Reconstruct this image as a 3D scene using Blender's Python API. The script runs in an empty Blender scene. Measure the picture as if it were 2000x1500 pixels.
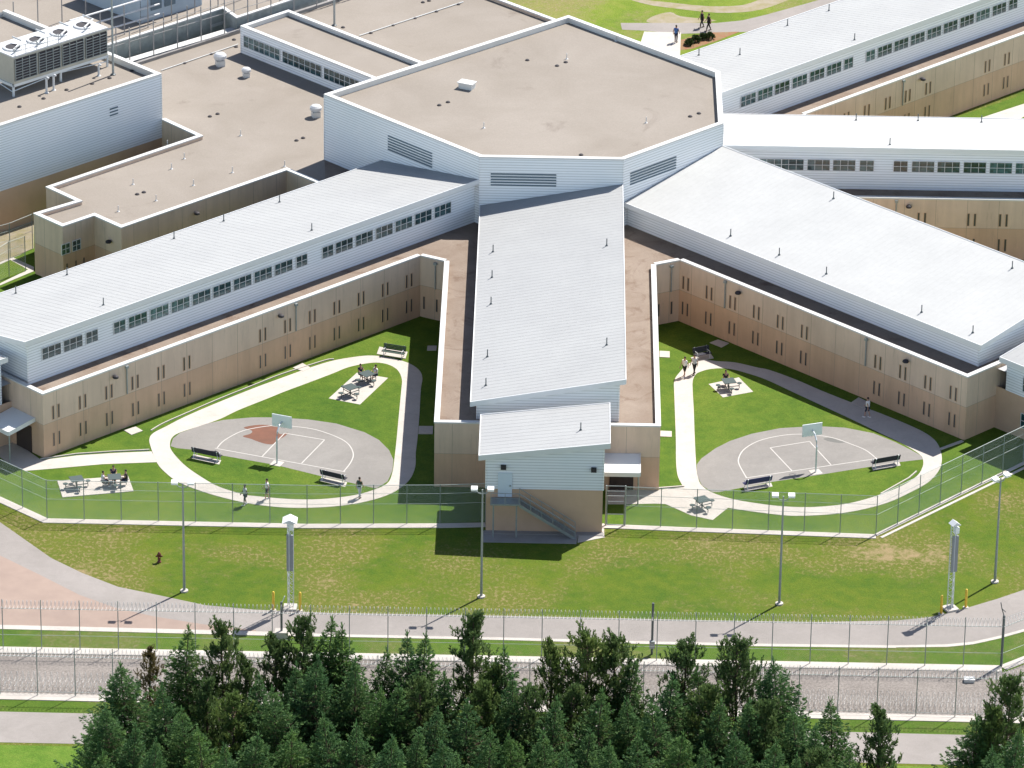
import bpy, bmesh, math, random
import numpy as np
from mathutils import Vector, Matrix
from mathutils.geometry import tessellate_polygon
random.seed(7)
R = math.radians
scene = bpy.context.scene
COL = scene.collection

# ---------------------------------------------------------------- camera
F_PX, PITCH, ROLL, YAW, CAM_H = 10122.0, .431259, .01450727, -.00719091, 180.0
ct, st, cr, sr = math.cos(PITCH), math.sin(PITCH), math.cos(ROLL), math.sin(ROLL)
def _rz(v, a): return Vector((v[0]*math.cos(a)-v[1]*math.sin(a), v[0]*math.sin(a)+v[1]*math.cos(a), v[2]))
_right = Vector((1, 0, 0)); _up = Vector((0, st, ct)); _fwd = Vector((0, ct, -st))
CR_ = _rz(cr*_right+sr*_up, -YAW); CU = _rz(-sr*_right+cr*_up, -YAW); CF = _rz(_fwd, -YAW)
CP = -CF*(CAM_H/-CF.z)
cam_d = bpy.data.cameras.new('camera'); cam = bpy.data.objects.new('camera', cam_d); COL.objects.link(cam)
cam_d.sensor_width = 36; cam_d.lens = 36*F_PX/2000; cam_d.clip_start = 1; cam_d.clip_end = 5000
M = Matrix((CR_, CU, -CF)).transposed().to_4x4(); M.translation = CP
cam.matrix_world = M
scene.camera = cam
scene.render.resolution_x = 1024; scene.render.resolution_y = 768

def at(px, py, z=0.0):
    "point of the scene seen at photo pixel (px, py) that lies at height z"
    d = CR_*((px-1000)/F_PX) - CU*((py-750)/F_PX) + CF
    return CP + d*((z-CP.z)/d.z)
def pix(P):
    v = Vector(P)-CP; w = v.dot(CF)
    return 1000+F_PX*v.dot(CR_)/w, 750-F_PX*v.dot(CU)/w

# ---------------------------------------------------------------- light
SUN_EL, SUN_AZ = R(53), R(40)          # azimuth clockwise from +Y
w = bpy.data.worlds.new('World'); scene.world = w; w.use_nodes = True
nt = w.node_tree; bg = nt.nodes['Background']
sky = nt.nodes.new('ShaderNodeTexSky'); sky.sky_type = 'NISHITA'; sky.sun_disc = False
sky.sun_elevation = SUN_EL; sky.sun_rotation = SUN_AZ; sky.altitude = 300; sky.air_density = 1.0; sky.dust_density = 1.5
# added sky gradient: boosted low down to brighten shaded walls, dimmed overhead
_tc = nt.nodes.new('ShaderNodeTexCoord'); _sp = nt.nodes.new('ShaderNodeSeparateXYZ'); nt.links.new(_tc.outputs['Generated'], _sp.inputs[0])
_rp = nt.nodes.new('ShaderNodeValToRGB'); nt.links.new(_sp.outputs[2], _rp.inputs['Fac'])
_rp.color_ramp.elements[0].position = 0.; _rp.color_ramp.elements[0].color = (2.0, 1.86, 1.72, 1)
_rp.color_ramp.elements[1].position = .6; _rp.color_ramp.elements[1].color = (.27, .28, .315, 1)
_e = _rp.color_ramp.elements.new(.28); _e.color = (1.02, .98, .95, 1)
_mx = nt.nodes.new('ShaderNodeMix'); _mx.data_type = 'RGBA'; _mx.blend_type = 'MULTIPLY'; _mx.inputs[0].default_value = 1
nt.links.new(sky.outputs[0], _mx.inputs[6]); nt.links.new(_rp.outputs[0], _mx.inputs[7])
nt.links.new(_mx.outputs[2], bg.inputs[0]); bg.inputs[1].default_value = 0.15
sd = bpy.data.lights.new('sun', 'SUN'); sd.energy = 4.2; sd.angle = R(.5); sd.color = (1, .955, .89)
so = bpy.data.objects.new('sun', sd); COL.objects.link(so)
sdir = Vector((math.sin(SUN_AZ)*math.cos(SUN_EL), math.cos(SUN_AZ)*math.cos(SUN_EL), math.sin(SUN_EL)))
so.rotation_euler = sdir.to_track_quat('Z', 'Y').to_euler(); so.location = (0, 0, 200)
vs = scene.view_settings; vs.view_transform = 'Standard'; vs.look = 'None'; vs.exposure = 0.92; vs.gamma = 1
scene.cycles.transparent_max_bounces = 16

# ---------------------------------------------------------------- materials
MAT = {}
def mat(name, col, rough=.8, var=.0, vscale=1., col2=None, metal=0., spec=.5, bump=0., bscale=20., detail=4, alpha=None):
    m = bpy.data.materials.new(name); m.use_nodes = True; n = m.node_tree; L = n.links.new
    b = n.nodes['Principled BSDF']; b.inputs['Roughness'].default_value = rough; b.inputs['Metallic'].default_value = metal
    b.inputs['Specular IOR Level'].default_value = spec
    b.inputs['Base Color'].default_value = (*col, 1)
    tc = n.nodes.new('ShaderNodeTexCoord')
    if var > 0 or col2:
        nz = n.nodes.new('ShaderNodeTexNoise'); nz.inputs['Scale'].default_value = vscale; nz.inputs['Detail'].default_value = detail
        nz.inputs['Roughness'].default_value = .65
        L(tc.outputs['Object'], nz.inputs['Vector'])
        rp = n.nodes.new('ShaderNodeValToRGB'); c2 = col2 or tuple(c*(1-var) for c in col)
        rp.color_ramp.elements[0].position = .33; rp.color_ramp.elements[1].position = .67
        rp.color_ramp.elements[0].color = (*c2, 1); rp.color_ramp.elements[1].color = (*(col if col2 else tuple(min(1, c*(1+var*.5)) for c in col)), 1)
        L(nz.outputs['Fac'], rp.inputs['Fac']); L(rp.outputs[0], b.inputs['Base Color'])
    if bump > 0:
        nb = n.nodes.new('ShaderNodeTexNoise'); nb.inputs['Scale'].default_value = bscale; nb.inputs['Detail'].default_value = 3
        L(tc.outputs['Object'], nb.inputs['Vector'])
        bp = n.nodes.new('ShaderNodeBump'); bp.inputs['Strength'].default_value = bump; bp.inputs['Distance'].default_value = .05
        L(nb.outputs['Fac'], bp.inputs['Height']); L(bp.outputs[0], b.inputs['Normal'])
    MAT[name] = m
    return m
def N(m, t, **kw):
    nd = m.node_tree.nodes.new(t)
    for k, v in kw.items():
        if k in nd.inputs: nd.inputs[k].default_value = v
        else: setattr(nd, k, v)
    return nd
def noise(m, vec, scale, detail=4, rough=.6, dist=0.):
    nd = N(m, 'ShaderNodeTexNoise'); nd.inputs['Scale'].default_value = scale; nd.inputs['Detail'].default_value = detail
    nd.inputs['Roughness'].default_value = rough; nd.inputs['Distortion'].default_value = dist
    m.node_tree.links.new(vec, nd.inputs['Vector']); return nd.outputs['Fac']
def ramp(m, fac, stops):
    nd = N(m, 'ShaderNodeValToRGB'); el = nd.color_ramp.elements
    while len(el) < len(stops): el.new(.5)
    for e, (p, c) in zip(el, stops): e.position = p; e.color = (*c, 1) if len(c) == 3 else c
    m.node_tree.links.new(fac, nd.inputs['Fac']); return nd.outputs['Color']
def mixc(m, fac, a, b, mode='MIX'):
    nd = N(m, 'ShaderNodeMix', data_type='RGBA', blend_type=mode); L = m.node_tree.links.new
    for s, v in ((0, fac), (6, a), (7, b)):
        if isinstance(v, (int, float)): nd.inputs[s].default_value = v
        elif isinstance(v, tuple): nd.inputs[s].default_value = (*v, 1)
        else: L(v, nd.inputs[s])
    return nd.outputs[2]
def mth(m, op, a, b=0., c=0.):
    nd = N(m, 'ShaderNodeMath', operation=op)
    for i, v in enumerate((a, b, c)):
        if isinstance(v, (int, float)): nd.inputs[i].default_value = v
        else: m.node_tree.links.new(v, nd.inputs[i])
    return nd.outputs[0]
def K(v): return (v, v, v)
def base(name, rough=.8, spec=.4):
    m = bpy.data.materials.new(name); m.use_nodes = True; MAT[name] = m
    b = m.node_tree.nodes['Principled BSDF']; b.inputs['Roughness'].default_value = rough; b.inputs['Specular IOR Level'].default_value = spec
    tc = N(m, 'ShaderNodeTexCoord'); return m, b, tc.outputs['Object']

def grass_mat(name, greens, dry, dry_amt, spots=None):
    m, b, v = base(name, .9, .15); L = m.node_tree.links.new
    n1 = noise(m, v, .09, 5, .6, .6); n2 = noise(m, v, .8, 4, .7); n3 = noise(m, v, 7., 3, .8)
    f = mth(m, 'ADD', mth(m, 'MULTIPLY', n1, .55), mth(m, 'MULTIPLY', n2, .45))
    c = ramp(m, f, [(.36, greens[0]), (.5, greens[1]), (.64, greens[2])])
    c = mixc(m, 1., c, ramp(m, n3, [(.3, K(.74)), (.7, K(1.25))]), 'MULTIPLY')
    if dry_amt > 0:
        d1 = noise(m, v, .085, 4, .6, .4); d2 = noise(m, v, 1.1, 5, .75)
        mp = N(m, 'ShaderNodeMapping'); mp.inputs['Scale'].default_value = (1, .75, 1); L(v, mp.inputs['Vector'])
        d3 = noise(m, mp.outputs[0], 3.6, 3, .65)
        k = mth(m, 'ADD', mth(m, 'MULTIPLY', d1, .7), mth(m, 'MULTIPLY', d2, .3))
        for (px_, py_, rad_, amt) in (spots or ()):
            q = at(px_, py_); mpp = N(m, 'ShaderNodeVectorMath', operation='DISTANCE'); sc = N(m, 'ShaderNodeVectorMath', operation='MULTIPLY')
            L(v, sc.inputs[0]); sc.inputs[1].default_value = (1, 1.5, 0); L(sc.outputs[0], mpp.inputs[0]); mpp.inputs[1].default_value = (q.x, q.y*1.5, 0)
            g_ = N(m, 'ShaderNodeMapRange', interpolation_type='SMOOTHSTEP'); g_.inputs[1].default_value = 0; g_.inputs[2].default_value = rad_; g_.inputs[3].default_value = amt; g_.inputs[4].default_value = 0; L(mpp.outputs['Value'], g_.inputs[0])
            k = mth(m, 'ADD', k, g_.outputs[0])
        def rng(x, a, b_, hi):
            n_ = N(m, 'ShaderNodeMapRange'); n_.inputs[1].default_value = a; n_.inputs[2].default_value = b_; n_.inputs[4].default_value = hi; L(x, n_.inputs[0]); return n_.outputs[0]
        sh = .03*(1-dry_amt)
        c = mixc(m, rng(k, .46+sh, .60+sh, .75), c, dry[0])                       # tired yellow turf
        fl = mth(m, 'MULTIPLY', rng(k, .47+sh, .58+sh, 1.), rng(d3, .50, .62, 1.))
        c = mixc(m, mth(m, 'MULTIPLY', fl, .62), c, dry[1])                        # straw-coloured flecks
        c = mixc(m, rng(k, .625+sh, .68+sh, .75), c, (.30, .22, .125))            # bare worn patches
    L(c, b.inputs['Base Color'])
    bp = N(m, 'ShaderNodeBump'); bp.inputs['Strength'].default_value = .5; bp.inputs['Distance'].default_value = .08
    L(n3, bp.inputs['Height']); L(bp.outputs[0], b.inputs['Normal'])
grass_mat('lawn', [(.050, .108, .011), (.080, .140, .014), (.116, .166, .020)], [(.21, .22, .05), (.36, .30, .17)], .0)
grass_mat('rough_lawn', [(.050, .105, .008), (.085, .130, .010), (.118, .145, .014)], [(.112, .122, .022), (.27, .21, .105)], .9,
          spots=((190, 1110, 5, .08), (640, 1130, 4, .11), (880, 1090, 7, .09), (1170, 1100, 5, .10), (1790, 1085, 7, .12), (1400, 1085, 8, .05), (1960, 980, 4, .07), (720, 1180, 5, .08), (440, 1075, 5, .06), (1320, 1190, 4, .07), (1240, 1160, 4, -.06), (1650, 1150, 6, -.10), (1500, 1140, 4, -.05), (1900, 1150, 4, -.08)))
grass_mat('verge', [(.050, .105, .010), (.070, .130, .013), (.095, .150, .018)], [(.13, .13, .04), (.2, .18, .10)], .2)

def roof_gravel():
    m, b, v = base('roof_gravel', .95, .1); L = m.node_tree.links.new
    c = ramp(m, noise(m, v, .12, 5, .6, .5), [(.3, (.255, .225, .192)), (.7, (.305, .272, .238))])
    c = mixc(m, 1., c, ramp(m, noise(m, v, 9., 3, .8), [(.3, K(.9)), (.7, K(1.08))]), 'MULTIPLY')
    s = ramp(m, noise(m, v, .16, 6, .7, 1.), [(.60, K(0)), (.76, K(.55))])
    c = mixc(m, s, c, (.15, .12, .10))
    L(c, b.inputs['Base Color'])
roof_gravel()
def roof_stained():
    m, b, v = base('roof_stained', .95, .1); L = m.node_tree.links.new
    c = ramp(m, noise(m, v, .3, 5, .6, .5), [(.3, (.215, .165, .130)), (.65, (.275, .225, .185))])
    s = ramp(m, noise(m, v, .33, 6, .72, 1.), [(.52, K(0)), (.72, K(.8))])
    c = mixc(m, s, c, (.125, .075, .052))
    c = mixc(m, 1., c, ramp(m, noise(m, v, 9., 3, .8), [(.3, K(.9)), (.7, K(1.08))]), 'MULTIPLY')
    L(c, b.inputs['Base Color'])
roof_stained()
def concrete_wall():
    m, b, v = base('tan_concrete', .9, .2); L = m.node_tree.links.new
    sep = N(m, 'ShaderNodeSeparateXYZ'); L(v, sep.inputs[0])
    up = mth(m, 'GREATER_THAN', sep.outputs[2], 2.93)
    c = mixc(m, up, (.61, .42, .29), (.66, .51, .39))
    c = mixc(m, 1., c, ramp(m, noise(m, v, .25, 5, .6), [(.3, K(.90)), (.7, K(1.07))]), 'MULTIPLY')
    # weathering streaks that run down the panels
    mp = N(m, 'ShaderNodeMapping'); mp.inputs['Scale'].default_value = (1, 1, .06); L(v, mp.inputs['Vector'])
    c = mixc(m, 1., c, ramp(m, noise(m, mp.outputs[0], 1.3, 4, .6), [(.35, K(.93)), (.65, K(1.04))]), 'MULTIPLY')
    mp2 = N(m, 'ShaderNodeMapping'); mp2.inputs['Scale'].default_value = (1, 1, .12); L(v, mp2.inputs['Vector'])
    st_ = mth(m, 'MULTIPLY', ramp(m, noise(m, mp2.outputs[0], 2.6, 5, .75), [(.56, K(0)), (.70, K(1))]), .35)
    c = mixc(m, st_, c, (.33, .27, .21))
    L(c, b.inputs['Base Color'])
concrete_wall()
def siding_mat():
    m, b, v = base('white_siding', .4, .7); L = m.node_tree.links.new
    c = ramp(m, noise(m, v, .35, 4, .6), [(.3, (.78, .81, .83)), (.7, (.83, .84, .85))])
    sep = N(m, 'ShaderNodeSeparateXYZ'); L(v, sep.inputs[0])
    g = mth(m, 'FRACT', mth(m, 'MULTIPLY', mth(m, 'ADD', sep.outputs[2], .004), 1/.24))   # board joints with the shade under each lap, painted dark
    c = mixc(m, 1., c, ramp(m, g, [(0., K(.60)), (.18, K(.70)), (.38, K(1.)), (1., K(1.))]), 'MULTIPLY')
    L(c, b.inputs['Base Color'])
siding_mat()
def metal_roof_mat(name, lo, hi):
    m, b, v = base(name, .7, .25); L = m.node_tree.links.new
    c = ramp(m, noise(m, v, .22, 5, .6), [(.3, lo), (.7, hi)])
    c = mixc(m, 1., c, ramp(m, noise(m, v, 2.2, 4, .7), [(.3, K(.96)), (.7, K(1.02))]), 'MULTIPLY')
    c = mixc(m, 1., c, ramp(m, noise(m, v, 1.4, 6, .8, .6), [(.66, K(1.)), (.74, K(.90)), (.8, K(.80))]), 'MULTIPLY')
    L(c, b.inputs['Base Color'])
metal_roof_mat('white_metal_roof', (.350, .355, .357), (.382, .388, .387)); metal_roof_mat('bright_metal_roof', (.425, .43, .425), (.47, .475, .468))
def asphalt_mat(name, a, bcol, crack=True):
    m, b, v = base(name, .9, .2); L = m.node_tree.links.new
    c = ramp(m, noise(m, v, .18, 6, .6, .8), [(.3, a), (.7, bcol)])
    c = mixc(m, 1., c, ramp(m, noise(m, v, 14., 3, .8), [(.3, K(.90)), (.7, K(1.08))]), 'MULTIPLY')
    c = mixc(m, 1., c, ramp(m, noise(m, v, 1.1, 5, .75, 1.5), [(.3, K(.93)), (.55, K(1.)), (.75, K(1.05))]), 'MULTIPLY')
    L(c, b.inputs['Base Color'])
asphalt_mat('road_asphalt', (.262, .240, .222), (.315, .288, .27))
asphalt_mat('court_asphalt', (.225, .213, .20), (.275, .262, .245))
def path_mat():
    m, b, v = base('pale_concrete', .85, .3); L = m.node_tree.links.new
    c = ramp(m, noise(m, v, .5, 5, .6), [(.3, (.46, .425, .385)), (.7, (.54, .50, .455))])
    c = mixc(m, 1., c, ramp(m, noise(m, v, 8., 3, .8), [(.3, K(.94)), (.7, K(1.04))]), 'MULTIPLY')
    c = mixc(m, 1., c, ramp(m, noise(m, v, 1.3, 5, .8, 1.), [(.32, K(.86)), (.46, K(1.))]), 'MULTIPLY')
    L(c, b.inputs['Base Color'])
path_mat()
def gravel_mat(name, c0, c1, c2):
    m, b, v = base(name, .95, .1); L = m.node_tree.links.new
    vo = N(m, 'ShaderNodeTexVoronoi'); vo.inputs['Scale'].default_value = 5.; L(v, vo.inputs['Vector'])
    c = ramp(m, noise(m, v, .3, 5, .6, .5), [(.3, c0), (.7, c1)])
    c = mixc(m, .75, c, ramp(m, noise(m, v, 5., 3, .85), [(.3, K(.45)), (.72, K(1.65))]), 'MULTIPLY')
    L(c, b.inputs['Base Color'])
gravel_mat('fence_gravel', (.20, .178, .162), (.265, .238, .218), None)
mat('pink_gravel', (.345, .265, .222), .95, vscale=.5, col2=(.30, .23, .195), spec=.1)
mat('sand', (.5, .42, .3), .95, vscale=.8, col2=(.30, .27, .10), spec=.1)
mat('joint_tan', (.36, .29, .22), .9)
mat('white_trim', (.68, .69, .69), .4)
mat('flashing', (.60, .60, .585), .5, .05, 1.)
mat('grey_trim', (.42, .46, .49), .5)
mat('dark_glass', (.022, .058, .066), .12, spec=.8)
mat('slot_glass', (.075, .07, .065), .3)
mat('louver_dark', (.10, .145, .18), .6)
mat('galvanised', (.30, .33, .33), .5, .1, 3., metal=.3)
mat('dark_steel', (.10, .115, .12), .5, metal=.2)
mat('light_steel', (.62, .66, .68), .4, metal=.2)
mat('post_steel', (.22, .26, .24), .6)
mat('lamp_head', (.82, .84, .82), .4)
mat('bench_dark', (.025, .025, .04), .7)
mat('bench_green', (.03, .06, .045), .7)
mat('bench_navy', (.03, .03, .12), .6)
mat('table_top', (.075, .10, .10), .8, spec=.2)
mat('yellow_paint', (.75, .50, .05), .5)
mat('hydrant_red', (.13, .03, .018), .6)
mat('stain_red', (.19, .08, .05), .9, vscale=.7, col2=(.14, .065, .042))
mat('stain_dark', (.15, .15, .14), .9)
mat('court_line', (.52, .50, .47), .8, .06, 2.)
mat('board', (.74, .78, .77), .3)
mat('bark', (.11, .075, .05), .95, .3, 4.)
mat('dark_opening', (.05, .035, .03), .9)
mat('canopy_roof', (.78, .80, .82), .4)
mat('equip_beige', (.42, .40, .34), .6, .1, 1.)
mat('equip_white', (.55, .56, .57), .5, .08, 2.)
mat('equip_dark', (.03, .026, .03), .7)
mat('blue_panel', (.36, .43, .49), .5, .08, .6)
mat('flower_bed', (.27, .10, .05), .95, vscale=2.5, col2=(.22, .17, .08))
mat('skin_tone', (.42, .24, .17), .6); mat('skin_dark', (.12, .07, .05), .6)
mat('hair_dark', (.02, .015, .01), .7)
mat('cloth_white', (.75, .74, .74), .9); mat('cloth_black', (.02, .02, .022), .9); mat('cloth_grey', (.52, .53, .58), .9)
mat('cloth_blue', (.06, .16, .46), .9); mat('cloth_green', (.05, .08, .06), .9); mat('cloth_navy', (.03, .035, .07), .9)

def chain_mat(name, col, cover):
    m, b, v = base(name, .6, .3); n = m.node_tree; L = n.links.new
    b.inputs['Base Color'].default_value = (*col, 1); b.inputs['Metallic'].default_value = .2
    uv = N(m, 'ShaderNodeUVMap'); sep = N(m, 'ShaderNodeSeparateXYZ'); L(uv.outputs[0], sep.inputs[0])
    s = 1/.05
    a = mth(m, 'FRACT', mth(m, 'MULTIPLY', mth(m, 'ADD', sep.outputs[0], sep.outputs[1]), s))
    c = mth(m, 'FRACT', mth(m, 'MULTIPLY', mth(m, 'ADD', mth(m, 'SUBTRACT', sep.outputs[0], sep.outputs[1]), 1000.), s))
    hit = mth(m, 'MAXIMUM', mth(m, 'LESS_THAN', a, cover), mth(m, 'LESS_THAN', c, cover))
    tr = N(m, 'ShaderNodeBsdfTransparent'); mx = N(m, 'ShaderNodeMixShader')
    L(hit, mx.inputs[0]); L(tr.outputs[0], mx.inputs[1]); L(b.outputs[0], mx.inputs[2])
    L(mx.outputs[0], n.nodes['Material Output'].inputs['Surface'])
chain_mat('chain_link', (.46, .53, .49), .10)
chain_mat('chain_link_outer', (.30, .29, .28), .035)

_g = MAT['dark_glass']; _oi = N(_g, 'ShaderNodeObjectInfo'); _tcg = N(_g, 'ShaderNodeTexCoord')
_gc = mixc(_g, 1., ramp(_g, _oi.outputs['Random'], [(0., (.016, .040, .046)), (.5, (.030, .075, .085)), (.8, (.05, .11, .12)), (1., (.09, .16, .17))]), ramp(_g, noise(_g, _tcg.outputs['Object'], 2.2, 2, .5), [(.4, K(.55)), (.6, K(1.3))]), 'MULTIPLY')
_g.node_tree.links.new(_gc, _g.node_tree.nodes['Principled BSDF'].inputs['Base Color'])
def leaf_mat(name, a, b_, c_):
    m, b, v = base(name, .7, .2); L = m.node_tree.links.new
    oi = N(m, 'ShaderNodeObjectInfo')
    c = ramp(m, noise(m, v, .9, 3, .6), [(.3, a), (.5, b_), (.72, c_)])
    c = mixc(m, .5, c, ramp(m, oi.outputs['Random'], [(0., (.7, .8, .9)), (.5, (1., 1., 1.)), (1., (1.35, 1.25, .85))]), 'MULTIPLY')
    c = mixc(m, 1., c, ramp(m, noise(m, v, 6., 2, .6), [(.3, K(.75)), (.7, K(1.3))]), 'MULTIPLY')
    L(c, b.inputs['Base Color'])
    tl = N(m, 'ShaderNodeBsdfTranslucent'); L(c, tl.inputs[0]); mx = N(m, 'ShaderNodeMixShader'); mx.inputs[0].default_value = .35
    L(b.outputs[0], mx.inputs[1]); L(tl.outputs[0], mx.inputs[2]); L(mx.outputs[0], m.node_tree.nodes['Material Output'].inputs['Surface'])
leaf_mat('spruce_needles', (.050, .110, .044), (.084, .165, .054), (.15, .245, .07))
leaf_mat('pine_needles', (.058, .105, .036), (.10, .155, .050), (.165, .22, .070))
leaf_mat('dead_needles', (.09, .075, .035), (.13, .105, .045), (.16, .14, .06))

# ---------------------------------------------------------------- mesh helpers
class MB:
    def __init__(s): s.v = []; s.f = []; s.uv = None
    def face(s, pts):
        i = len(s.v); s.v += [tuple(p) for p in pts]; s.f.append(tuple(range(i, i+len(pts))))
    def prism(s, poly, z0, z1, top=True, bottom=False):
        "poly: list of 2-D points, counter-clockwise"
        n = len(poly)
        if sum(poly[i][0]*poly[(i+1) % n][1]-poly[(i+1) % n][0]*poly[i][1] for i in range(n)) < 0: poly = poly[::-1]
        for i in range(n):
            a, b = poly[i], poly[(i+1) % n]
            s.face([(a[0], a[1], z0), (b[0], b[1], z0), (b[0], b[1], z1), (a[0], a[1], z1)])
        if top: s.poly(poly, z1)
        if bottom: s.poly(poly, z0, flip=True)
    def poly(s, poly, z, flip=False):
        i0 = len(s.v); s.v += [(p[0], p[1], z) for p in poly]
        for t in tessellate_polygon([[Vector((p[0], p[1], 0)) for p in poly]]):
            a, b, c = t; A, B, C = poly[a], poly[b], poly[c]
            ccw = (B[0]-A[0])*(C[1]-A[1])-(B[1]-A[1])*(C[0]-A[0]) > 0
            if ccw == flip: t = (c, b, a)
            s.f.append(tuple(i0+k for k in t))
    def box(s, o, ax, ay, az):
        "o corner, three edge vectors (right handed)"
        o, ax, ay, az = map(Vector, (o, ax, ay, az))
        p = [o, o+ax, o+ax+ay, o+ay, o+az, o+ax+az, o+ax+ay+az, o+ay+az]
        i = len(s.v); s.v += [tuple(q) for q in p]
        for q in ((0, 3, 2, 1), (4, 5, 6, 7), (0, 1, 5, 4), (1, 2, 6, 5), (2, 3, 7, 6), (3, 0, 4, 7)): s.f.append(tuple(i+k for k in q))
    def cbox(s, c, sx, sy, sz, rz=0.):
        c = Vector(c); ex = Vector((math.cos(rz), math.sin(rz), 0))*sx; ey = Vector((-math.sin(rz), math.cos(rz), 0))*sy; ez = Vector((0, 0, sz))
        s.box(c-ex/2-ey/2-ez/2, ex, ey, ez)
    def tube(s, pts, r, n=8, cap=True, r1=None):
        pts = [Vector(p) for p in pts]; m = len(pts); rings = []
        for k, p in enumerate(pts):
            d = (pts[min(k+1, m-1)]-pts[max(k-1, 0)]).normalized()
            a = d.cross(Vector((0, 0, 1)) if abs(d.z) < .95 else Vector((1, 0, 0))).normalized(); b = d.cross(a)
            rr = r if r1 is None else r+(r1-r)*k/(m-1)
            if isinstance(r, (list, tuple)): rr = r[k]
            i = len(s.v); rings.append(i)
            for j in range(n):
                t = 2*math.pi*j/n; s.v.append(tuple(p+a*math.cos(t)*rr+b*math.sin(t)*rr))
        for k in range(m-1):
            for j in range(n):
                s.f.append((rings[k]+j, rings[k]+(j+1) % n, rings[k+1]+(j+1) % n, rings[k+1]+j))
        if cap:
            s.f.append(tuple(rings[0]+j for j in range(n))[::-1]); s.f.append(tuple(rings[-1]+j for j in range(n)))
    def lathe(s, c, prof, n=12):
        c = Vector(c); rings = []
        for r, z in prof:
            i = len(s.v); rings.append(i)
            for j in range(n):
                t = 2*math.pi*j/n; s.v.append((c.x+r*math.cos(t), c.y+r*math.sin(t), c.z+z))
        for k in range(len(prof)-1):
            for j in range(n): s.f.append((rings[k]+j, rings[k]+(j+1) % n, rings[k+1]+(j+1) % n, rings[k+1]+j))
        s.f.append(tuple(rings[-1]+j for j in range(n))); s.f.append(tuple(rings[0]+j for j in range(n))[::-1])
    def build(s, name, material, parent=None, smooth=False, loc=None):
        me = bpy.data.meshes.new(name)
        v = s.v
        if loc is not None: v = [(p[0]-loc[0], p[1]-loc[1], p[2]-loc[2]) for p in v]
        me.from_pydata(v, [], s.f); me.update()
        me.materials.append(MAT[material] if isinstance(material, str) else material)
        if smooth: me.polygons.foreach_set('use_smooth', [True]*len(me.polygons))
        o = bpy.data.objects.new(name, me); COL.objects.link(o)
        if loc is not None: o.location = loc
        if parent: o.parent = parent
        return o
def tag(o, label=None, cat=None, group=None, kind=None):
    for k, v in (('label', label), ('category', cat), ('group', group), ('kind', kind)):
        if v: o[k] = v
    return o
def thing(name, label, cat, loc=(0, 0, 0), rz=0., group=None):
    o = bpy.data.objects.new(name, None); COL.objects.link(o); o.location = loc; o.rotation_euler = (0, 0, rz)
    o.empty_display_size = .5
    return tag(o, label, cat, group)
def kids(o): return [c for c in COL.objects if c.parent == o]
def copy_tree(o, parent=None):
    c = o.copy(); COL.objects.link(c); c.parent = parent
    for ch in kids(o): copy_tree(ch, c)
    return c
def V2(p): return (p[0], p[1])
def px2(pts, z=0.): return [V2(at(x, y, z)) for x, y in pts]
def smooth2(pts, closed=True, sub=5):
    "Catmull-Rom through 2-D points"
    n = len(pts); out = []
    for i in range(n if closed else n-1):
        p0, p1, p2, p3 = [pts[(i+k) % n] if closed else pts[min(max(i+k, 0), n-1)] for k in (-1, 0, 1, 2)]
        for j in range(sub):
            t = j/sub
            out.append(tuple(.5*((2*p1[a])+(-p0[a]+p2[a])*t+(2*p0[a]-5*p1[a]+4*p2[a]-p3[a])*t*t+(-p0[a]+3*p1[a]-3*p2[a]+p3[a])*t**3) for a in (0, 1)))
    if not closed: out.append(tuple(pts[-1]))
    return out
def offset(pl, d, closed=False):
    "offset polyline to its left by d, mitred"
    n = len(pl); out = []
    for i in range(n):
        ns = []
        for a, b in ((i-1, i), (i, i+1)):
            if closed: a %= n; b %= n
            elif a < 0 or b >= n: continue
            dx, dy = pl[b][0]-pl[a][0], pl[b][1]-pl[a][1]; l = math.hypot(dx, dy) or 1; ns.append((-dy/l, dx/l))
        if len(ns) == 1: nx, ny = ns[0]; k = 1
        else:
            nx, ny = ns[0][0]+ns[1][0], ns[0][1]+ns[1][1]; l = math.hypot(nx, ny) or 1; nx /= l; ny /= l
            k = 1/max(.35, nx*ns[0][0]+ny*ns[0][1])
        out.append((pl[i][0]+nx*d*k, pl[i][1]+ny*d*k))
    return out
def strip(mb, pl, d0, d1, z0, z1, closed=False):
    "solid band between offsets d0 and d1 (left positive) of a polyline"
    a, b = offset(pl, d0, closed), offset(pl, d1, closed); n = len(pl)
    for i in range(n if closed else n-1):
        j = (i+1) % n
        A, B, C, D = a[i], a[j], b[j], b[i]
        mb.face([(*A, z1), (*B, z1), (*C, z1), (*D, z1)])
        mb.face([(*B, z0), (*A, z0), (*D, z0), (*C, z0)])
        mb.face([(*A, z0), (*B, z0), (*B, z1), (*A, z1)])
        mb.face([(*C, z0), (*D, z0), (*D, z1), (*C, z1)])
    if not closed:
        for k in (0, n-1): mb.face([(*a[k], z0), (*a[k], z1), (*b[k], z1), (*b[k], z0)][::1 if k == 0 else -1])
def clip_top(poly, zt0, zt1, Ln):
    "keep the part of a (s, z) polygon under the line zt0..zt1"
    g = lambda p: zt0+(zt1-zt0)*p[0]/Ln-p[1]
    out = []
    for i in range(len(poly)):
        a, b = poly[i], poly[(i+1) % len(poly)]; ga, gb = g(a), g(b)
        if ga >= 0: out.append(a)
        if ga*gb < 0:
            t = ga/(ga-gb); out.append((a[0]+(b[0]-a[0])*t, a[1]+(b[1]-a[1])*t))
    return out
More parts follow.
